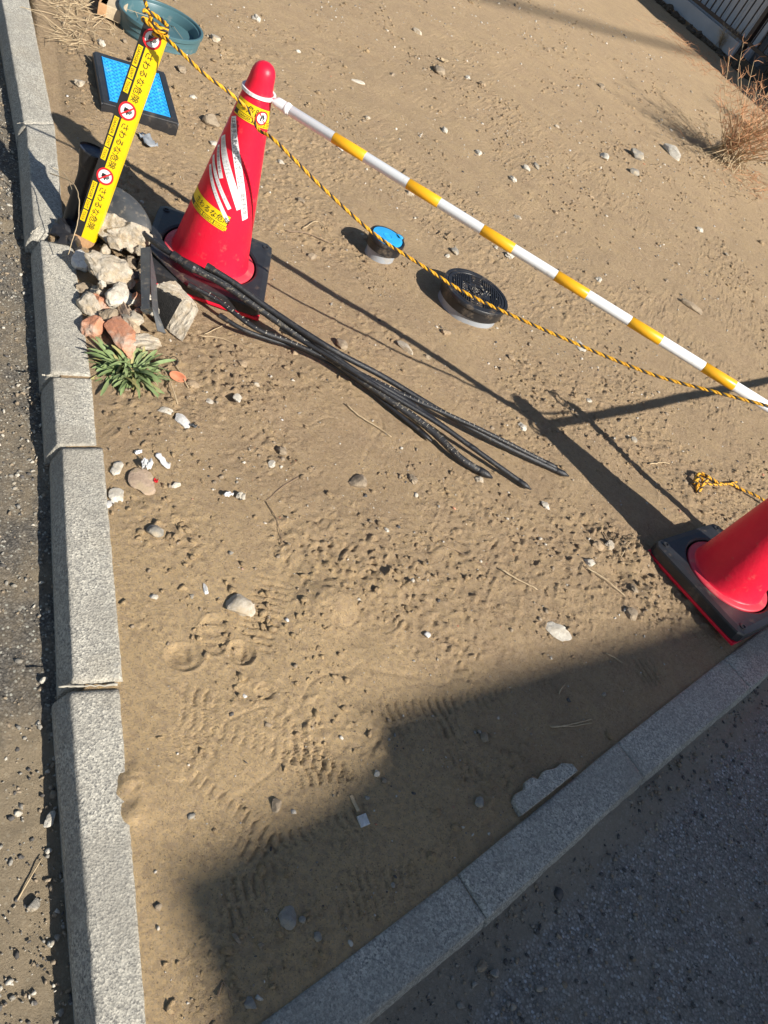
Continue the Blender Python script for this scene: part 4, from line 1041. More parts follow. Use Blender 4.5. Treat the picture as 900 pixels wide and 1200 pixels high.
# grey rubber mat / bag behind the rubble
bm = bmesh.new(); bmesh.ops.create_icosphere(bm, subdivisions=4, radius=1)
for v in bm.verts:
    c = v.co; w_ = float(vn(c.x * 2 + 3, c.y * 2 + c.z, 1, 5)) * .25 + float(vn(c.x * 6, c.y * 6 + c.z, 1, 6)) * .08
    v.co = Vector((c.x * .125, c.y * .06, c.z * .055 * (1 + w_) + .02 * w_))
o = bm_obj('rubber_sack', bm, M_greypl, None, True, onG((-1.198,1.978,0.000), .045)); o.rotation_euler = (.1, 0, -.15)
tag(o, 'crumpled dark grey rubber sheet lying behind the concrete lumps and taped stake', 'rubber sheet')
bm = bmesh.new(); bmesh.ops.create_icosphere(bm, subdivisions=3, radius=1)
for v in bm.verts:
    c = v.co; w_ = 1 + 1.2 * float(vn(c.x * 3, c.y * 3 + c.z, 1, 4)) + .6 * float(vn(c.x * 7, c.y * 7 + c.z * 3, 1, 14)); v.co = Vector((c.x * .05 * w_, c.y * .06 * w_, c.z * .024 * w_))
o = bm_obj('plastic_bag', bm, M_blackpl, None, False, onG((-1.219,1.818,0.000), .01))
tag(o, 'crumpled black plastic film at the kerb behind the taped stake', 'plastic film')

# black downpipe with flared mouth
A_ = np.array((-1.268,1.849,0.000)); B_ = np.array((-1.252,1.892,0.230))
d_ = (B_ - A_) / np.linalg.norm(B_ - A_)
pr = empty('black_pipe', tuple(A_), 'black plastic pipe with flared open mouth leaning behind the taped stake', 'pipe')
C_ = np.array([A_ + d_ * t for t in np.linspace(0, np.linalg.norm(B_ - A_), 12)])
V, F = tube(C_, [.024] * 8 + [.026, .031, .037, .042], 28, False)
me_o = mk('pipe_shell', V, F, M_blackpl, pr, True, world=True)
V, F = tube(np.array([C_[-1] - d_ * .004, C_[-1], C_[-1] + d_ * .004]), [.042, .045, .043], 28, False); mk('flared_rim', V, F, M_blackpl, pr, True, world=True)
n_ = 28; T_, N_, Bx = frames(C_); e = C_[-1] - d_ * .002
V = [e] + [e + (N_[-1] * math.cos(2 * PI * i / n_) + Bx[-1] * math.sin(2 * PI * i / n_)) * .0425 for i in range(n_)]
M_navy = plain('dusty_navy_rubber', (.035, .045, .075), (.025, .033, .055), .6, 30)
mk('end_cap', V, [(0, 1 + i, 1 + (i + 1) % n_) for i in range(n_)], M_navy, pr, world=True)

# ---------------------------------------------------------------- hose bundle
HO = [
 ([(-0.931,1.861,0.100), (-0.876,1.866,0.095), (-0.770,1.892,0.090), (-0.598,1.911,0.070), (-0.416,1.936,0.045), (-0.226,1.938,0.035), (-0.033,1.933,0.028), (0.107,1.903,0.020), (0.201,1.916,0.012)], .0112, M_hosedirt, 'thick dusty black hose, lowest of the bundle, with a pale-flecked skin'),
 ([(-1.066,1.887,0.090), (-0.954,1.861,0.100), (-0.832,1.880,0.100), (-0.667,1.913,0.090), (-0.485,1.930,0.070), (-0.297,1.936,0.055), (-0.118,1.973,0.040), (0.110,1.970,0.030), (0.327,1.982,0.010)], .0082, M_hose, 'slim black hose passing along the cone foot and ending in a pointed tip'),
 ([(-0.829,1.880,0.120), (-0.741,1.898,0.110), (-0.606,1.913,0.090), (-0.398,1.936,0.075), (-0.229,1.999,0.050), (-0.012,2.035,0.035), (0.206,2.088,0.020), (0.427,2.154,0.011)], .0092, M_hose, 'black hose reaching farthest to the right of the bundle'),
 ([(-0.846,1.836,0.060), (-0.757,1.855,0.055), (-0.618,1.855,0.045), (-0.505,1.903,0.040), (-0.300,1.958,0.040), (-0.127,1.989,0.045), (0.106,2.060,0.040), (0.383,2.145,0.020)], .0075, M_hose, 'black hose on the upper side of the bundle with a ribbed skin'),
 ([(-0.723,1.825,0.035), (-0.648,1.837,0.030), (-0.565,1.885,0.020), (-0.467,1.933,0.020), (-0.287,1.951,0.018), (-0.168,1.934,0.016), (-0.016,1.913,0.010)], .0066, M_hose, 'thin black hose with a ferrule starting apart from the bundle, lower left'),
 ([(-0.565,1.919,0.050), (-0.385,1.927,0.055), (-0.202,1.938,0.050), (-0.020,1.963,0.040), (0.138,1.972,0.028)], .0078, M_hose, 'short black hose resting on top of the bundle, ending in mid bundle'),
]
for i, (pts, r, m, lb) in enumerate(HO):
    C = catmull(pts, .008); root = empty('black_hose', tuple(C[0]), lb, 'hose', 'black hoses laid in a bundle')
    V, F = tube(C, r, 14); mk('hose_skin', V, F, m, root, True, world=True)
    e = C[-1]; d_ = C[-1] - C[-3]; d_ /= np.linalg.norm(d_)
    V, F = tube(np.array([e - d_ * .03, e - d_ * .029, e, e + d_ * .022]), [r * 1.0, r * 1.12, r * 1.08, r * .25], 14); mk('tip', V, F, M_hose, root, True, world=True)
    s0 = C[0]; d_ = C[0] - C[2]; d_ /= np.linalg.norm(d_)
    V, F = tube(np.array([s0 + d_ * .002, s0 + d_ * .003, s0 - d_ * .02, s0 - d_ * .021]), [r * 1.05, r * 1.2, r * 1.2, r], 14); mk('ferrule', V, F, M_blackpl, root, False, world=True)
    if i in (0, 3):        # rows of moulded dimples
        seg = C[6:-6:2]; T_, N_, Bx = frames(C); sp = MB()
        for q in range(8, len(C) - 6, 2):
            for a in (0.5, .9, -.6, 0.1):
                if rng.random() < .5:
                    p = C[q] + (N_[q] * math.cos(a) + Bx[q] * math.sin(a)) * (r + .0002)
                    V0, F0 = ico_raw(1); sp.add(V0 * [.0016, .0016, .0009] * rng.uniform(.6, 1.3) + p, F0)
        s_ = sp.obj('skin_fleck', M_palestone, root, world=True); s_['kind'] = 'stuff'
    if i == 0:
        V, F = tube(np.array([C[4], C[5], C[8], C[9]]), [r * 1.05, r * 1.3, r * 1.3, r * 1.05], 14); mk('coupling', V, F, M_blackpl, root, False, world=True)
# thin wire at the channel
# ---------------------------------------------------------------- pits
def pit_round(c, r, ztop, hrim, rp, label, blue=False):
    root = empty('inspection_pit', (c[0], c[1], gz(c[0], c[1])), label, 'pit cover', None)
    z0 = root.location.z
    zt = ztop - z0
    prof = [(rp, -.05), (rp, zt - hrim + .002)]
    V, F = lathe(prof, 48); mk('pipe_riser', V, F, M_pvc, root, True)
    prof = [(rp - .004, zt - hrim), (r * .965, zt - hrim), (r * .975, zt - hrim * .35), (r, zt - hrim * .3), (r, zt - .003), (r - .002, zt), (r * .90, zt), (r * .89, zt - .004), (r * .5, zt - .004), (0, zt - .004)]
    V, F = lathe(prof, 64); o = mk('rim', V, F, M_blackpl, root, True); o.data.set_sharp_from_angle(angle=.6)
    return root, zt
# large black one
pc = np.array((-.163, 2.772))
root, zt = pit_round(pc, .137, .088, .050, .124, 'round black pit cover on a grey pipe under the sagging rope')
lid = MB(); r = .137
V, F = lathe([(r * .875, zt - .004), (r * .875, zt - .001), (r * .80, zt - .0005), (r * .79, zt - .003), (0, zt - .003)], 64); lid.add(V, F)
L_ = lid.obj('lid', M_blackpl, root)
pat = MB()
for side in (-1, 1):
    for k in range(11):
        x = side * (.030 + .0085 * k) ; 
        yy = math.sqrt(max(0, (.103) ** 2 - x ** 2))
        if yy < .01: continue
        for y0, y1 in ((-yy, yy),) if abs(x) > .06 else ((-yy, -.035), (.035, yy)):
            V, F = box((x, (y0 + y1) / 2, zt - .0008), (.0042, (y1 - y0), .004), 0, 0); pat.add(V, F)
V, F = lathe([(.034, zt - .003), (.034, zt + .001), (.029, zt + .001), (.029, zt - .003)], 40); pat.add(V, F)
for k in range(9):
    a = k * 2 * PI / 9; V, F = box((.017 * math.cos(a), .017 * math.sin(a), zt - .001), (.009, .0035, .004), a + .5, 0); pat.add(V, F)
for k in range(14):
    y = -.10 + k * .0155; V, F = box((0, y, zt - .001), (.040 if abs(y) > .04 else .0001, .004, .004), 0, 0)
    if abs(y) > .04: pat.add(V, F)
po = pat.obj('raised_pattern', M_blackpl, L_); po.rotation_euler.z = .35
# sandy dirt in the lid grooves
px_ = rng.normal(0, .055, 190); py_ = rng.normal(0, .055, 190); k = np.hypot(px_, py_) < .105
o = scatter('lid_grit', np.stack([px_[k] + pc[0], py_[k] + pc[1], np.full(k.sum(), root.location.z + zt - .002)], -1), .001 + .0016 * rng.random(k.sum()), [M_palestone], np.zeros(k.sum(), int), 'pale sand grains caught on the round black pit cover', 'grit')
# small blue one
pb = np.array((-.555, 2.735))
root, zt = pit_round(pb, .072, .092, .045, .058, 'small round blue-lidded pit cap on a grey pipe near the taped cone', True)
V, F = lathe([(.060, zt - .004), (.060, zt + .0015), (.058, zt + .002), (0, zt + .002)], 48); L_ = mk('blue_lid', V, F, M_blue, root, True); L_.data.set_sharp_from_angle(angle=.6)
V, F = lathe([(.0, zt - .004), (.016, zt - .004), (.016, zt + .0015), (.015, zt + .002), (0, zt + .002)], 24, (.030, .052, 0)); mk('lid_tab', V, F, M_blue, root, True)
V, F = lathe([(.021, zt - .04), (.021, zt), (.019, zt + .001), (0, zt + .001)], 24, (.030, .053, 0)); mk('tab_housing', V, F, M_blackpl, root, True)
pat = MB()
for ix in range(-9, 10):
    for iy in range(-9, 10):
        x, y = ix * .0062, iy * .0062
        if .020 < math.hypot(x, y) < .052 and (ix + iy) % 2 == 0:
            V, F = box((x, y, zt + .0025), (.0036, .0036, .0022), .3, 0); pat.add(V, F)
V, F = lathe([(.018, zt + .002), (.018, zt + .0035), (.0155, zt + .0035), (.0155, zt + .002)], 28); pat.add(V, F)
pat.obj('raised_pattern', M_blue, L_)

# rectangular meter box
bc = np.array([-1.672, 2.715]); ux = np.array([.842, -.539 + .09, 0]); 
Q = [np.array((-1.888,2.752)), np.array((-1.713,2.960)), np.array((-1.451,2.664)), np.array((-1.610,2.448))]
cen = sum(Q) / 4; lx = (Q[3] - Q[0] + Q[2] - Q[1]) / 2; ang_m = math.atan2(lx[1], lx[0]); LX = np.linalg.norm(lx); LY = .275
root = empty('meter_box', (cen[0], cen[1], .0), 'rectangular meter box with a bright blue lid in a black frame', 'meter box')
root.rotation_euler = (0, 0, ang_m)
zt = .062
bm = bmesh.new()
def rect(h, w_, z): return [bm.verts.new((sx * h, sy * w_, z)) for sx, sy in ((-1, -1), (1, -1), (1, 1), (-1, 1))]
rs = [rect(LX / 2 - .004, LY / 2 - .004, -.03), rect(LX / 2, LY / 2, zt - .012), rect(LX / 2, LY / 2, zt), rect(LX / 2 - .026, LY / 2 - .026, zt), rect(LX / 2 - .026, LY / 2 - .026, zt - .02)]
for a, b in zip(rs, rs[1:]):
    for i in range(4): bm.faces.new((a[i], a[(i + 1) % 4], b[(i + 1) % 4], b[i]))
bm.faces.new(rs[-1]); bm.normal_update(); bmesh.ops.bevel(bm, geom=[e for e in bm.edges if all(v.co.z > zt - .013 for v in e.verts) and all(abs(v.co.x) > LX / 2 - .001 or abs(v.co.y) > LY / 2 - .001 for v in e.verts)], offset=.006, segments=3, affect='EDGES')
bm_obj('box_frame', bm, M_rubber, root)
hx, hy = LX / 2 - .0275, LY / 2 - .0275
V, F = box((0, 0, zt - .008), (2 * hx, 2 * hy, .012), 0, .002); L_ = mk('blue_lid', V, F, M_blue, root)
pat = MB(); n = 0
for ix in range(-30, 31):
    for iy in range(-30, 31):
        u, v = ix * .020, iy * .020; x, y = (u - v) * .7071, (u + v) * .7071
        if abs(x) < hx - .009 and abs(y) < hy - .009 and math.hypot(x, y) > .034:
            V, F = box((x, y, zt - .0005), (.0145, .0075, .005), PI / 4 if (ix + iy) % 2 else -PI / 4, 0); pat.add(V, F)
pat.add(*lathe([(.031, zt - .003), (.031, zt + .0012), (.027, zt + .0012), (.027, zt - .003)], 32))
pat.add(*lathe([(.012, zt - .003), (.012, zt + .001), (.0, zt + .001)], 20))
for k in range(10): pat.add(*box((.020 * math.cos(k * PI / 5), .020 * math.sin(k * PI / 5), zt - .001), (.007, .003, .004), k * PI / 5, 0))
pat.add(*box((0, hy - .004, zt - .001), (2 * hx - .01, .003, .004), 0, 0)); pat.add(*box((0, -hy + .004, zt - .001), (2 * hx - .01, .003, .004), 0, 0))
pat.obj('raised_pattern', M_blue, L_)
V, F = box((-LX / 2 - .004, 0, .035), (.008, .16, .012), 0, .002); mk('side_rib', V, F, M_rubber, root)

# round teal tub ------------------------------------------------------
tc = (-1.994,3.348,0.079)
root = empty('plastic_tub', (tc[0], tc[1], 0), 'round teal plastic tub half sunk in the sand at the top edge', 'tub')
R0 = .180
prof = [(R0 * .93, -.05), (R0 * .94, .02), (R0 * .955, .022), (R0 * .95, .026), (R0 * .955, .060), (R0 * .97, .062), (R0 * .965, .066), (R0 * .975, .098), (R0 * 1.0, .102), (R0 * 1.01, .104),
        (R0 * 1.01, .125), (R0 * .995, .128), (R0 * .955, .128), (R0 * .945, .124), (R0 * .94, .112), (R0 * .90, .110), (R0 * .89, .106), (R0 * .86, .05), (R0 * .80, .046)]
prof = [(a_, z_ if z_ < 0 else z_ * .62) for a_, z_ in prof]
V, F = lathe(prof, 72); o = mk('tub_wall', V, F, M_teal, root, True); o.data.set_sharp_from_angle(angle=.5)
V, F = lathe([(R0 * .80, .0285), (R0 * .55, .0267), (R0 * .54, .031), (0, .032)], 72); o = mk('tub_floor', V, F, M_teal, root, True); o.data.set_sharp_from_angle(angle=.5)
for a in (2.9, 3.5):
    V, F = box((R0 * .98 * math.cos(a), R0 * .98 * math.sin(a), .03), (.03, .012, .07), a, .003); mk('side_lug', V, F, M_teal, root)
# boards at the top left
for i, (a, b, h, lb) in enumerate((((-2.170,3.176,0.000), (-2.358,3.502,0.000), .05, 'narrow brown board lying at the top edge left of the tub'), ((-2.139,3.198,0.000), (-2.348,3.584,0.000), .05, 'pale weathered board lying at the top edge touching the tub'))):
    a, b = np.array(a), np.array(b); d_ = b - a; L = np.linalg.norm(d_)
    V, F = box((0, 0, 0), (L + .12, (.035, .10)[i], h), 0, .003)
    o = mk('timber_board', V, F, (M_wood, M_wood2)[i], None, False, tuple((a + b) / 2 + d_ / L * .06 + [0, 0, h / 2 + .01])); o.rotation_euler.z = math.atan2(d_[1], d_[0]); tag(o, lb, 'board')

# ---------------------------------------------------------------- weed
wc = np.array((-0.773,1.458,0.000)); root = empty('green_weed', onG(wc), 'bushy green weed with long leaves growing beside the left kerb', 'weed')
for k in range(250):
    a = rng.random() * 2 * PI; L = rng.uniform(.035, .105) * (1.0 + .22 * math.cos(a + .75)); el = rng.uniform(.0, 1.2); w_ = rng.uniform(.0032, .0058)
    n = 7; crv = rng.uniform(.5, 1.8); ca, sa = math.cos(a), math.sin(a); V = []; F = []
    st = rng.random() * .045; x0, y0 = st * ca + rng.normal() * .012, st * sa + rng.normal() * .012; a += rng.normal() * .55; ca, sa = math.cos(a), math.sin(a)
    hx_, hz = 0., 0.004; ang_ = el; tw = rng.normal() * .4
    for i in range(n):
        t = i / (n - 1); ww = w_ * (.35 + .65 * math.sin(PI * min(1, .05 + t * .85))) if i < n - 1 else w_ * .25
        px1, py1 = x0 + hx_ * ca, y0 + hx_ * sa
        nx, ny = -sa, ca
        V += [(px1 - nx * ww, py1 - ny * ww, hz + tw * ww), (px1, py1, hz - ww * .35), (px1 + nx * ww, py1 + ny * ww, hz - tw * ww)]
        hx_ += L / n * math.cos(ang_); hz += L / n * math.sin(ang_); ang_ -= (el + .35) / n * crv; hz = max(hz, .003)
    for i in range(n - 1):
        for q in (0, 1): F.append((i * 3 + q, i * 3 + q + 1, i * 3 + q + 4, i * 3 + q + 3))
    mk('leaf', V, F, M_leaf2 if rng.random() < .14 else M_leaf, root, True)

# ---------------------------------------------------------------- straw, twigs, scraps
def twig(pts, r, m, label, cat='twig', lift=.003, name='twig', group=None):
    P_ = [(*p[:2], gz(*p[:2]) + lift + r) if len(p) == 3 and p[2] == 0 else p for p in pts]
    C = catmull(P_, .012); C[:, :2] += rng.normal(size=(len(C), 2)) * r * .35
    V, F = tube(C, np.linspace(r, r * .55, len(C)), 6); o = mk(name, V - C[0], F, m, None, True, tuple(C[0])); return tag(o, label, cat, group)
twig([(0.355,1.591,0.000), (0.410,1.594,0.000), (0.473,1.603,0.000)], .0026, M_straw, 'short pale twig on sand left of the right cone', 'twig')
twig([(0.588,1.807,0.000), (0.662,1.802,0.000), (0.732,1.798,0.000)], .0025, M_straw, 'pale straight twig between the shade and the right cone', 'twig')
twig([(0.620,1.214,0.000), (0.669,1.259,0.000), (0.718,1.310,0.000)], .0018, M_straw, 'pair of straw stalks in the shade, upper stalk', 'straw')
twig([(0.615,1.215,0.000), (0.666,1.251,0.000), (0.718,1.299,0.000)], .0016, M_straw, 'pair of straw stalks in the shade, lower stalk', 'straw')
twig([(0.714,1.537,0.000), (0.743,1.543,-0.000), (0.768,1.545,0.000)], .0016, M_straw, 'short straw stalk near the top of the shade', 'straw')
twig([(0.617,1.321,0.000), (0.621,1.348,0.000), (0.628,1.362,0.000)], .0016, M_straw, 'tiny curved straw in the shade centre', 'straw')
twig([(-0.271,1.838,0.000), (-0.220,1.826,0.000), (-0.161,1.830,0.000), (-0.104,1.825,0.000)], .0024, M_straw, 'pale curved stem on sand under the hose bundle', 'twig')
twig([(-0.263,1.319,0.000), (-0.216,1.289,0.000), (-0.163,1.231,0.000)], .0013, M_twig, 'dark thin twig half buried left of centre', 'twig', 0)
twig([(-0.239,1.464,0.000), (-0.255,1.397,0.000), (-0.262,1.327,0.000)], .0012, M_twig, 'dark thin root meeting the half buried twig', 'twig', 0)
twig([(-0.857,2.511,0.000), (-0.801,2.581,0.000), (-0.723,2.615,0.000), (-0.717,2.656,0.000)], .0028, M_twig, 'brittle brown twig left of the small blue pit cap', 'twig')
twig([(-0.830,2.601,0.000), (-0.815,2.696,0.000), (-0.731,2.653,0.000)], .002, M_straw, 'thin pale twig crossing the brittle brown twig', 'twig')
twig([(-0.625,1.518,0.000), (-0.698,1.565,0.000), (-0.744,1.572,-0.000), (-0.773,1.557,0.000)], .0016, M_straw, 'long dry stalk curving right of the weed, upper', 'straw')
twig([(-0.606,1.441,0.000), (-0.672,1.491,0.000), (-0.755,1.547,0.000)], .0018, M_straw, 'long dry stalk curving right of the weed, lower', 'straw')
twig([(-0.722,1.755,0.000), (-0.713,1.845,0.000), (-0.696,1.882,0.000)], .0016, M_straw, 'dry grass stem between concrete block and hoses', 'straw')
twig([(-0.733,1.734,0.000), (-0.674,1.783,0.000), (-0.599,1.797,0.000)], .0014, M_straw, 'dry grass stem running right under the concrete block', 'straw')
twig([(0.719,2.526,0.000), (0.768,2.589,0.000), (0.796,2.606,0.000)], .0028, M_straw, 'short bleached stick left of the knotted rope end', 'twig')
twig([(0.690,1.939,0.000), (0.702,2.016,0.000), (0.720,2.088,0.000)], .0016, M_straw, 'bent straw beside the right cone, crossed', 'straw')
twig([(0.614,2.004,0.000), (0.656,1.966,0.000), (0.700,1.935,0.000)], .0020, M_twig, 'dark twig beside the right cone left side', 'twig')
twig([(0.319,1.571,0.000), (0.250,1.567,-0.000), (0.187,1.549,0.000)], .0015, M_twig, 'fine dark root on open sand right of centre', 'twig', 0)
twig([(-1.37, 1.87, .10), (-1.26, 1.83, .14), (-1.17, 1.74, .13), (-1.13, 1.66, .05)], .0018, M_straw, 'long bleached straw arching over the rubble at the kerb', 'straw')
twig([(-0.158,0.343,-0.074), (-0.163,0.377,-0.072), (-0.168,0.415,-0.070)], .0015, M_straw, 'dry straw on the dirt left of the kerb', 'straw')
twig([(0.198,0.364,0.000), (0.195,0.387,-0.000), (0.223,0.368,0.000)], .0016, M_twig, 'thin dark twig at the bottom of the sand', 'twig', .001)
twig([(-1.487,2.033,0.010), (-1.426,2.020,0.020), (-1.320,1.921,0.050), (-1.206,1.815,0.070)], .0013, M_straw, 'thin straw lying over the left kerb near the pipe', 'straw')
# white paper / plastic scraps near the kerb
def scrap(p, a, b, th, m, label, cat='litter', name='litter_scrap', up=.008):
    nx, ny = 8, 5; V = []; F = []
    for i in range(nx):
        for j in range(ny):
            u, v = (i / (nx - 1) - .5) * a * (1 - .3 * abs(j - 2) / 2), (j / (ny - 1) - .5) * b
            V.append((u * math.cos(th) - v * math.sin(th), u * math.sin(th) + v * math.cos(th), up * .5 + up * (rng.random() - .2)))
    for i in range(nx - 1):
        for j in range(ny - 1): F.append((i * ny + j, (i + 1) * ny + j, (i + 1) * ny + j + 1, i * ny + j + 1))
    o = mk(name, V, F, m, None, True, onG(p)); sm = o.modifiers.new('thick', 'SOLIDIFY'); sm.thickness = .0015; return tag(o, label, cat)
scrap((-0.518,1.245,0.000), .055, .016, -.35, M_tapeW, 'twisted white plastic strip near the left kerb')
scrap((-0.535,1.200,0.000), .026, .026, .6, M_tapeW, 'crumpled white plastic ball beside the twisted strip', up=.02)
scrap((-0.575,1.225,0.000), .02, .01, 1.2, M_tapeW, 'tiny white plastic hook above the crumpled scrap')
scrap((-0.582,1.155,0.000), .05, .022, 1.9, M_palestone, 'clear film scrap pressed into soil along the left kerb', up=.006)
scrap((-0.343,1.267,0.000), .03, .012, 1.1, M_tapeW, 'curled white petal of plastic on churned sand, left one of a pair', up=.014)
scrap((-0.317,1.285,0.000), .026, .018, .1, M_palestone, 'curled cream petal of plastic on churned sand, right one of a pair', up=.012)
scrap((-1.440,2.481,0.000), .10, .045, -.5, M_pvc, 'translucent grey plastic shard on sand right of the taped stake', up=.02)
scrap((-0.493,1.182,0.000), .010, .012, .4, M_signred, 'tiny red plastic fragment near the pinkish stone', up=.008)
scrap((-1.252,5.390,0.000) , .06, .03, .3, M_straw, 'dry leaf on sand near the upper middle stone', up=.02)
scrap((-0.533,1.399,0.000), .02, .008, .5, M_greypl, 'small bent dark clip right of the smooth white stone', up=.012)
o = rock((-0.517,1.158,0.000), (.085, .060, .012), M_pinkslab, 'flat pinkish tile-like stone beside the left kerb', seed=77, facets=6, sink=.1, rz=-.7)
V, F = lathe([(0.012, 0), (.020, .006), (.022, .014), (.020, .016), (.017, .008), (0, .003)], 20)
o = mk('terracotta_shard', np.array(V) * [1.1, .6, .7], F, M_terra, None, True, onG((-0.669,1.531,0.000), .004)); o.rotation_euler = (.9, .2, .5); tag(o, 'orange terracotta shard right of the weed', 'shard')
ringc = np.array(onG((-0.706,1.565,0.000), .012)); a = np.linspace(0, 2 * PI, 24)
V, F = tube(np.stack([.012 * np.cos(a), .007 * np.sin(a), .012 * np.sin(a) * .8], -1), .0013, 6); o = mk('wire_loop', V, F, M_ropeK, None, True, tuple(ringc)); tag(o, 'small dark wire loop above the terracotta shard', 'wire')

# dry grass clump: top left beside the kerb
def grass_clump(name, cx, cy, rx, ry_, n, L, m, label, up=.3, cat='dry grass', dirv=None, rr=.0016):
    mb = MB()
    for k in range(n):
        x, y = cx + rng.normal() * rx, cy + rng.normal() * ry_
        if dist_left(x, y) > -.01: continue
        a = rng.random() * 2 * PI if dirv is None else dirv + rng.normal() * .6
        l = L * rng.uniform(.5, 1.3); z = gz(x, y)
        e = rng.uniform(0, up)
        P_ = [(x, y, z), (x + math.cos(a) * l * .5, y + math.sin(a) * l * .5, z + l * e * .7 + .004), (x + math.cos(a + rng.normal() * .4) * l, y + math.sin(a + rng.normal() * .4) * l, z + l * e * rng.uniform(.2, 1) + .003)]
        V, F = tube(np.array(P_), [rr, rr * .8, rr * .4], 4, False); mb.add(V, F)
    o = mb.obj(name, m); return tag(o, label, cat, kind='stuff')
g1 = (-2.263,3.012,0.000); grass_clump('dry_grass', g1[0], g1[1], .13, .26, 260, .13, M_straw, 'bleached dry grass matted beside the left kerb at the top', .35)
g1 = (-2.082,2.770,0.000); grass_clump('dry_grass', g1[0], g1[1], .05, .10, 90, .10, M_straw, 'thin fringe of dry grass hugging the left kerb edge', .3)

# red-brown shrub, upper right
def shrub(c, h, n, m, label, spread, lean, seed):
    r = np.random.default_rng(seed); root = empty('dry_shrub', onG(c), label, 'dry shrub')
    stems = MB(); tw = MB()
    for k in range(n):
        a = r.random() * 2 * PI; s = spread * r.uniform(.1, 1); H = h * r.uniform(.5, 1)
        P_ = [np.array([r.normal() * .10, r.normal() * .10, -.01])]
        tip = np.array([math.cos(a) * s + lean[0], math.sin(a) * s + lean[1], H])
        for t in (.35, .7, 1.): P_.append(tip * [t ** 1.3, t ** 1.3, t] + r.normal(size=3) * .025)
        C = catmull(P_, .08); V, F = tube(C, np.linspace(.0045, .0016, len(C)), 5, False); stems.add(V, F)
        for j in range(24):
            q = C[r.integers(len(C) // 4, len(C))]; a2 = r.random() * 2 * PI; l = r.uniform(.05, .15)
            e = q + np.array([math.cos(a2) * l * .7, math.sin(a2) * l * .7, l * r.uniform(-.1, 1.0)])
            V, F = tube(np.array([q, (q + e) / 2 + r.normal(size=3) * .01, e]), [.0018, .0014, .0008], 3, False); tw.add(V, F)
    stems.obj('stems', M_straw if m == M_redtwig else M_twig, root); o = tw.obj('fine_twigs', m, root); o['kind'] = 'stuff'
    return root
shrub((0.775,7.495,0.000), .70, 70, M_redtwig, 'red-brown dry shrub with pale stems at the upper right', .85, (.16, .0), 5)
shrub((1.184,9.329,0.000), .55, 34, M_redtwig, 'smaller red-brown dry shrub cut by the right edge', .3, (.1, .1), 6)
shrub((1.135,13.090,0.000), .7, 16, M_straw, 'pale bare shrub before the dark fence at the right edge', .35, (.1, 0), 8)
shrub((0.420,13.081,0.000), .35, 22, M_straw, 'low tangled dry bush at the foot of the fence', .25, (0, 0), 9)
for i, (p, sx, n, lb) in enumerate((((0.527,7.814,0.000), .25, 110, 'dry grass tuft at the left foot of the red-brown shrub'), ((0.821,7.243,0.000), .3, 140, 'dry grass trailing below the red-brown shrub'), ((1.110,7.449,0.000), .25, 110, 'brown grass patch at the right edge below the shrub'),
                                    ((0.056,12.129,0.000), .3, 120, 'reddish low grass strip along the fence shade'), ((0.330,11.248,0.000), .3, 120, 'thin reddish grass between fence shade and shrub'))):
    grass_clump('dry_grass', p[0], p[1], sx, sx, int(n * .8), .12, (M_straw, M_straw, M_redtwig, M_redtwig, M_redtwig)[i], lb, .5, rr=.0019)

# ---------------------------------------------------------------- fence and neighbour at top right
F0 = np.array((-.753, 14.25)); F1 = np.array((1.02, 12.396)); fd = (F1 - F0) / np.linalg.norm(F1 - F0); fn = np.array([fd[1], -fd[0]])
if fn[1] < 0: fn = -fn
fa = math.atan2(fd[1], fd[0])
root = empty('metal_fence', (F0[0], F0[1], 0), 'dark brown metal railing fence on a pale footing at the top right', 'fence')
def fpos(u, v, z): p = fd * u + fn * v; return (p[0], p[1], z)
def fbox(name, u0, u1, v, t, z0, z1, m, b=0., parent=None):
    V, F = box(fpos((u0 + u1) / 2, v, (z0 + z1) / 2), (u1 - u0, t, z1 - z0), fa, b); return mk(name, V, F, m, parent or root)
fbox('footing', -6, 1.93, .06, .12, .05, .235, M_footing)
fbox('footing', 1.95, 7.5, .08, .12, .0, .13, M_darksoil)
fbox('bottom_rail', -6, 1.91, .07, .045, .262, .305, M_brownmet)
fbox('bottom_rail', 1.99, 7.5, .07, .045, .262, .305, M_brownmet)
fbox('top_rail', -6, 7.5, .07, .045, 1.25, 1.29, M_brownmet)
for u in (-3.7, -.7, 1.95, 5.3): fbox('post', u - .035, u + .035, .07, .07, 0, 1.32, M_brownmet)
pk = None; u = -5.9
V, F = box((0, 0, 0), (.014, .014, .95), fa, 0)
while u < 7.4:
    if min(abs(u - q) for q in (-3.7, -.7, 1.95, 5.3)) > .05:
        if pk is None: o = mk('picket', V, F, M_brownmet, root); pk = o.data
        else: o = link('picket', pk, root)
        o.location = fpos(u, .07, .777)
    u += .128
# neighbour's white boarded wall behind, and dark carport
nb = empty('neighbour_house', (F0[0], F0[1], 0), 'white boarded wall of the house behind the railing fence', 'house')
for k in range(24):
    V, F = box(fpos(-5.1 + k * .29, .55, 1.35), (.284, .05, 2.9), fa, .004); mk('board', V, F, M_wallwhite, nb)
V, F = box(fpos(-2.2, 2.3, 1.4), (8, 3.2, 2.9), fa, 0); mk('wall', V, F, M_footing, nb)
V, F = box(fpos(-2.2, 2.1, 2.95), (8.6, 4.2, .2), fa, 0); mk('roof', V, F, M_brownmet, nb)
sh = empty('storage_shed', (F0[0], F0[1], 0), 'dark shed side beyond the right end of the white boarded wall', 'shed')
M_blackwall = plain('black_boarding', (.02, .02, .02), (.014, .014, .015), .7, 5)
V, F = box(fpos(4.75, 1.4, 1.1), (5.4, 1.6, 2.2), fa, .01); mk('wall', V, F, M_blackwall, sh)
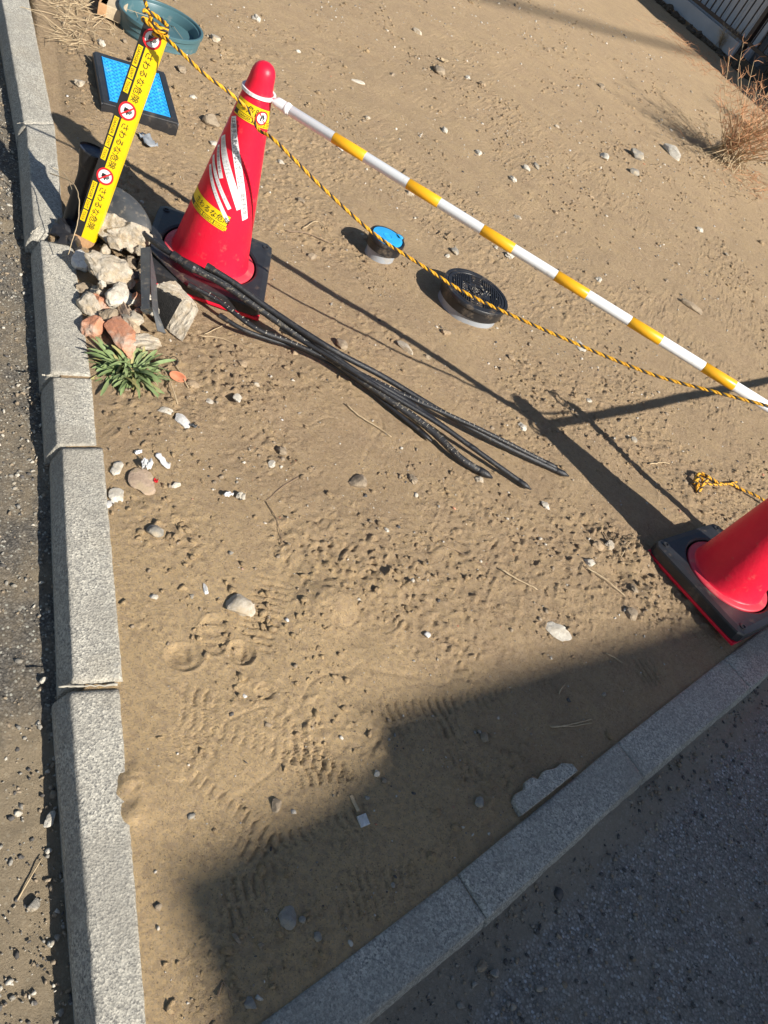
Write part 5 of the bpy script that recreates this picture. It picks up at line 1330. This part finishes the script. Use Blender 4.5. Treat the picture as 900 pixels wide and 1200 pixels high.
V, F = box(fpos(4.75, 1.4, 2.28), (5.6, 1.9, .12), fa, .01); mk('roof', V, F, M_brownmet, sh)
scn = []
V, F = box(fpos(3.05, .35, .42), (.35, .25, .30), fa, .04); o = mk('plastic_crate', np.array(V), F, M_whitepl, None, False, (F0[0], F0[1], 0)); tag(o, 'white plastic container behind the railing at the right edge', 'container')
cb = [np.array((-1.756,7.730,0.000)), np.array((-1.334,8.843,0.000)), np.array((-0.905,9.679,0.000)), np.array((-0.115,11.283,0.000))]
cb = [c + np.array([1.24 * 15, -.44 * 15, 15]) for c in cb]; d_ = cb[-1] - cb[0]; d_[2] = 0; d_ /= np.linalg.norm(d_)
C = catmull([cb[0] - d_ * 12] + [cb[0], cb[-1]] + [cb[-1] + d_ * 8], .8); V, F = tube(C, .05, 8); o = mk('unseen_cable', V - C[0], F, M_brownmet, None, True, tuple(C[0])); tag(o, 'thick overhead cable out of view that draws a faint line on the far sand', 'cable')
# stones along the fence foot
for i in range(40):
    u = -.6 + i * .105 + rng.normal() * .03; p = F0 + fd * u - fn * (.07 + rng.random() * .08)
    rock(p, (rng.uniform(.08, .2), rng.uniform(.06, .13), rng.uniform(.05, .14)), M_darksoil, 'dark soil-covered stone in the row along the foot of the fence', name='edging_stone', seed=500 + i, sub=3, sink=.3, rough=.4, facets=9, group='dark stones along the fence foot')

# ---------------------------------------------------------------- house across the street that shades the corner
HZ = 5.0; sh_ = np.array([1.24, -.44]) * HZ
poly = [(.255, .235), (.19, .35), (.025, .475), (.08, .575), (.175, .73), (.245, .895), (.205, .965), (.373, 1.178), (.83, 1.735), (1.24, 2.262)]
d_e = np.array([.627, .779])
poly.append(tuple(np.array(poly[-1]) + d_e * 6)); poly.append(tuple(np.array(poly[-1]) + np.array([4.2, -3.4])))
poly.append((4.235, -1.0))
poly = [tuple(np.array(p) + sh_) for p in poly]
hs = empty('house', (poly[0][0], poly[0][1], 0), 'flat-roofed house across the street whose shadow falls over the kerb corner', 'house')
def prism(name, pl, z0, z1, m, parent):
    n = len(pl); V = [(*p, z0) for p in pl] + [(*p, z1) for p in pl]
    F = [tuple(range(n))[::-1], tuple(range(n, 2 * n))] + [(i, (i + 1) % n, n + (i + 1) % n, n + i) for i in range(n)]
    return mk(name, V, F, m, parent, world=True)
M_render = plain('beige_render', (.55, .5, .42), (.48, .43, .36), .9, 3, 80, .002)
wl = prism('wall', poly[::-1], -.05, HZ - .12, M_render, hs)
prism('roof', poly[::-1], HZ - .118, HZ, M_footing, hs)
pA, pB = np.array(poly[9]), np.array(poly[10]); dd = (pB - pA) / np.linalg.norm(pB - pA); no = np.array([-dd[1], dd[0]])
for k in range(3):
    c = pA + dd * (1 + k * 1.9) + no * .02
    V, F = box((*c, 3.2), (1.0, .06, 1.1), math.atan2(dd[1], dd[0]), .005); wf = mk('window', V, F, M_brownmet, hs, world=True)
    V, F = box((*(c + no * .02), 3.2), (.88, .05, .98), math.atan2(dd[1], dd[0]), 0); mk('pane', V, F, M_navy, wf, world=True)
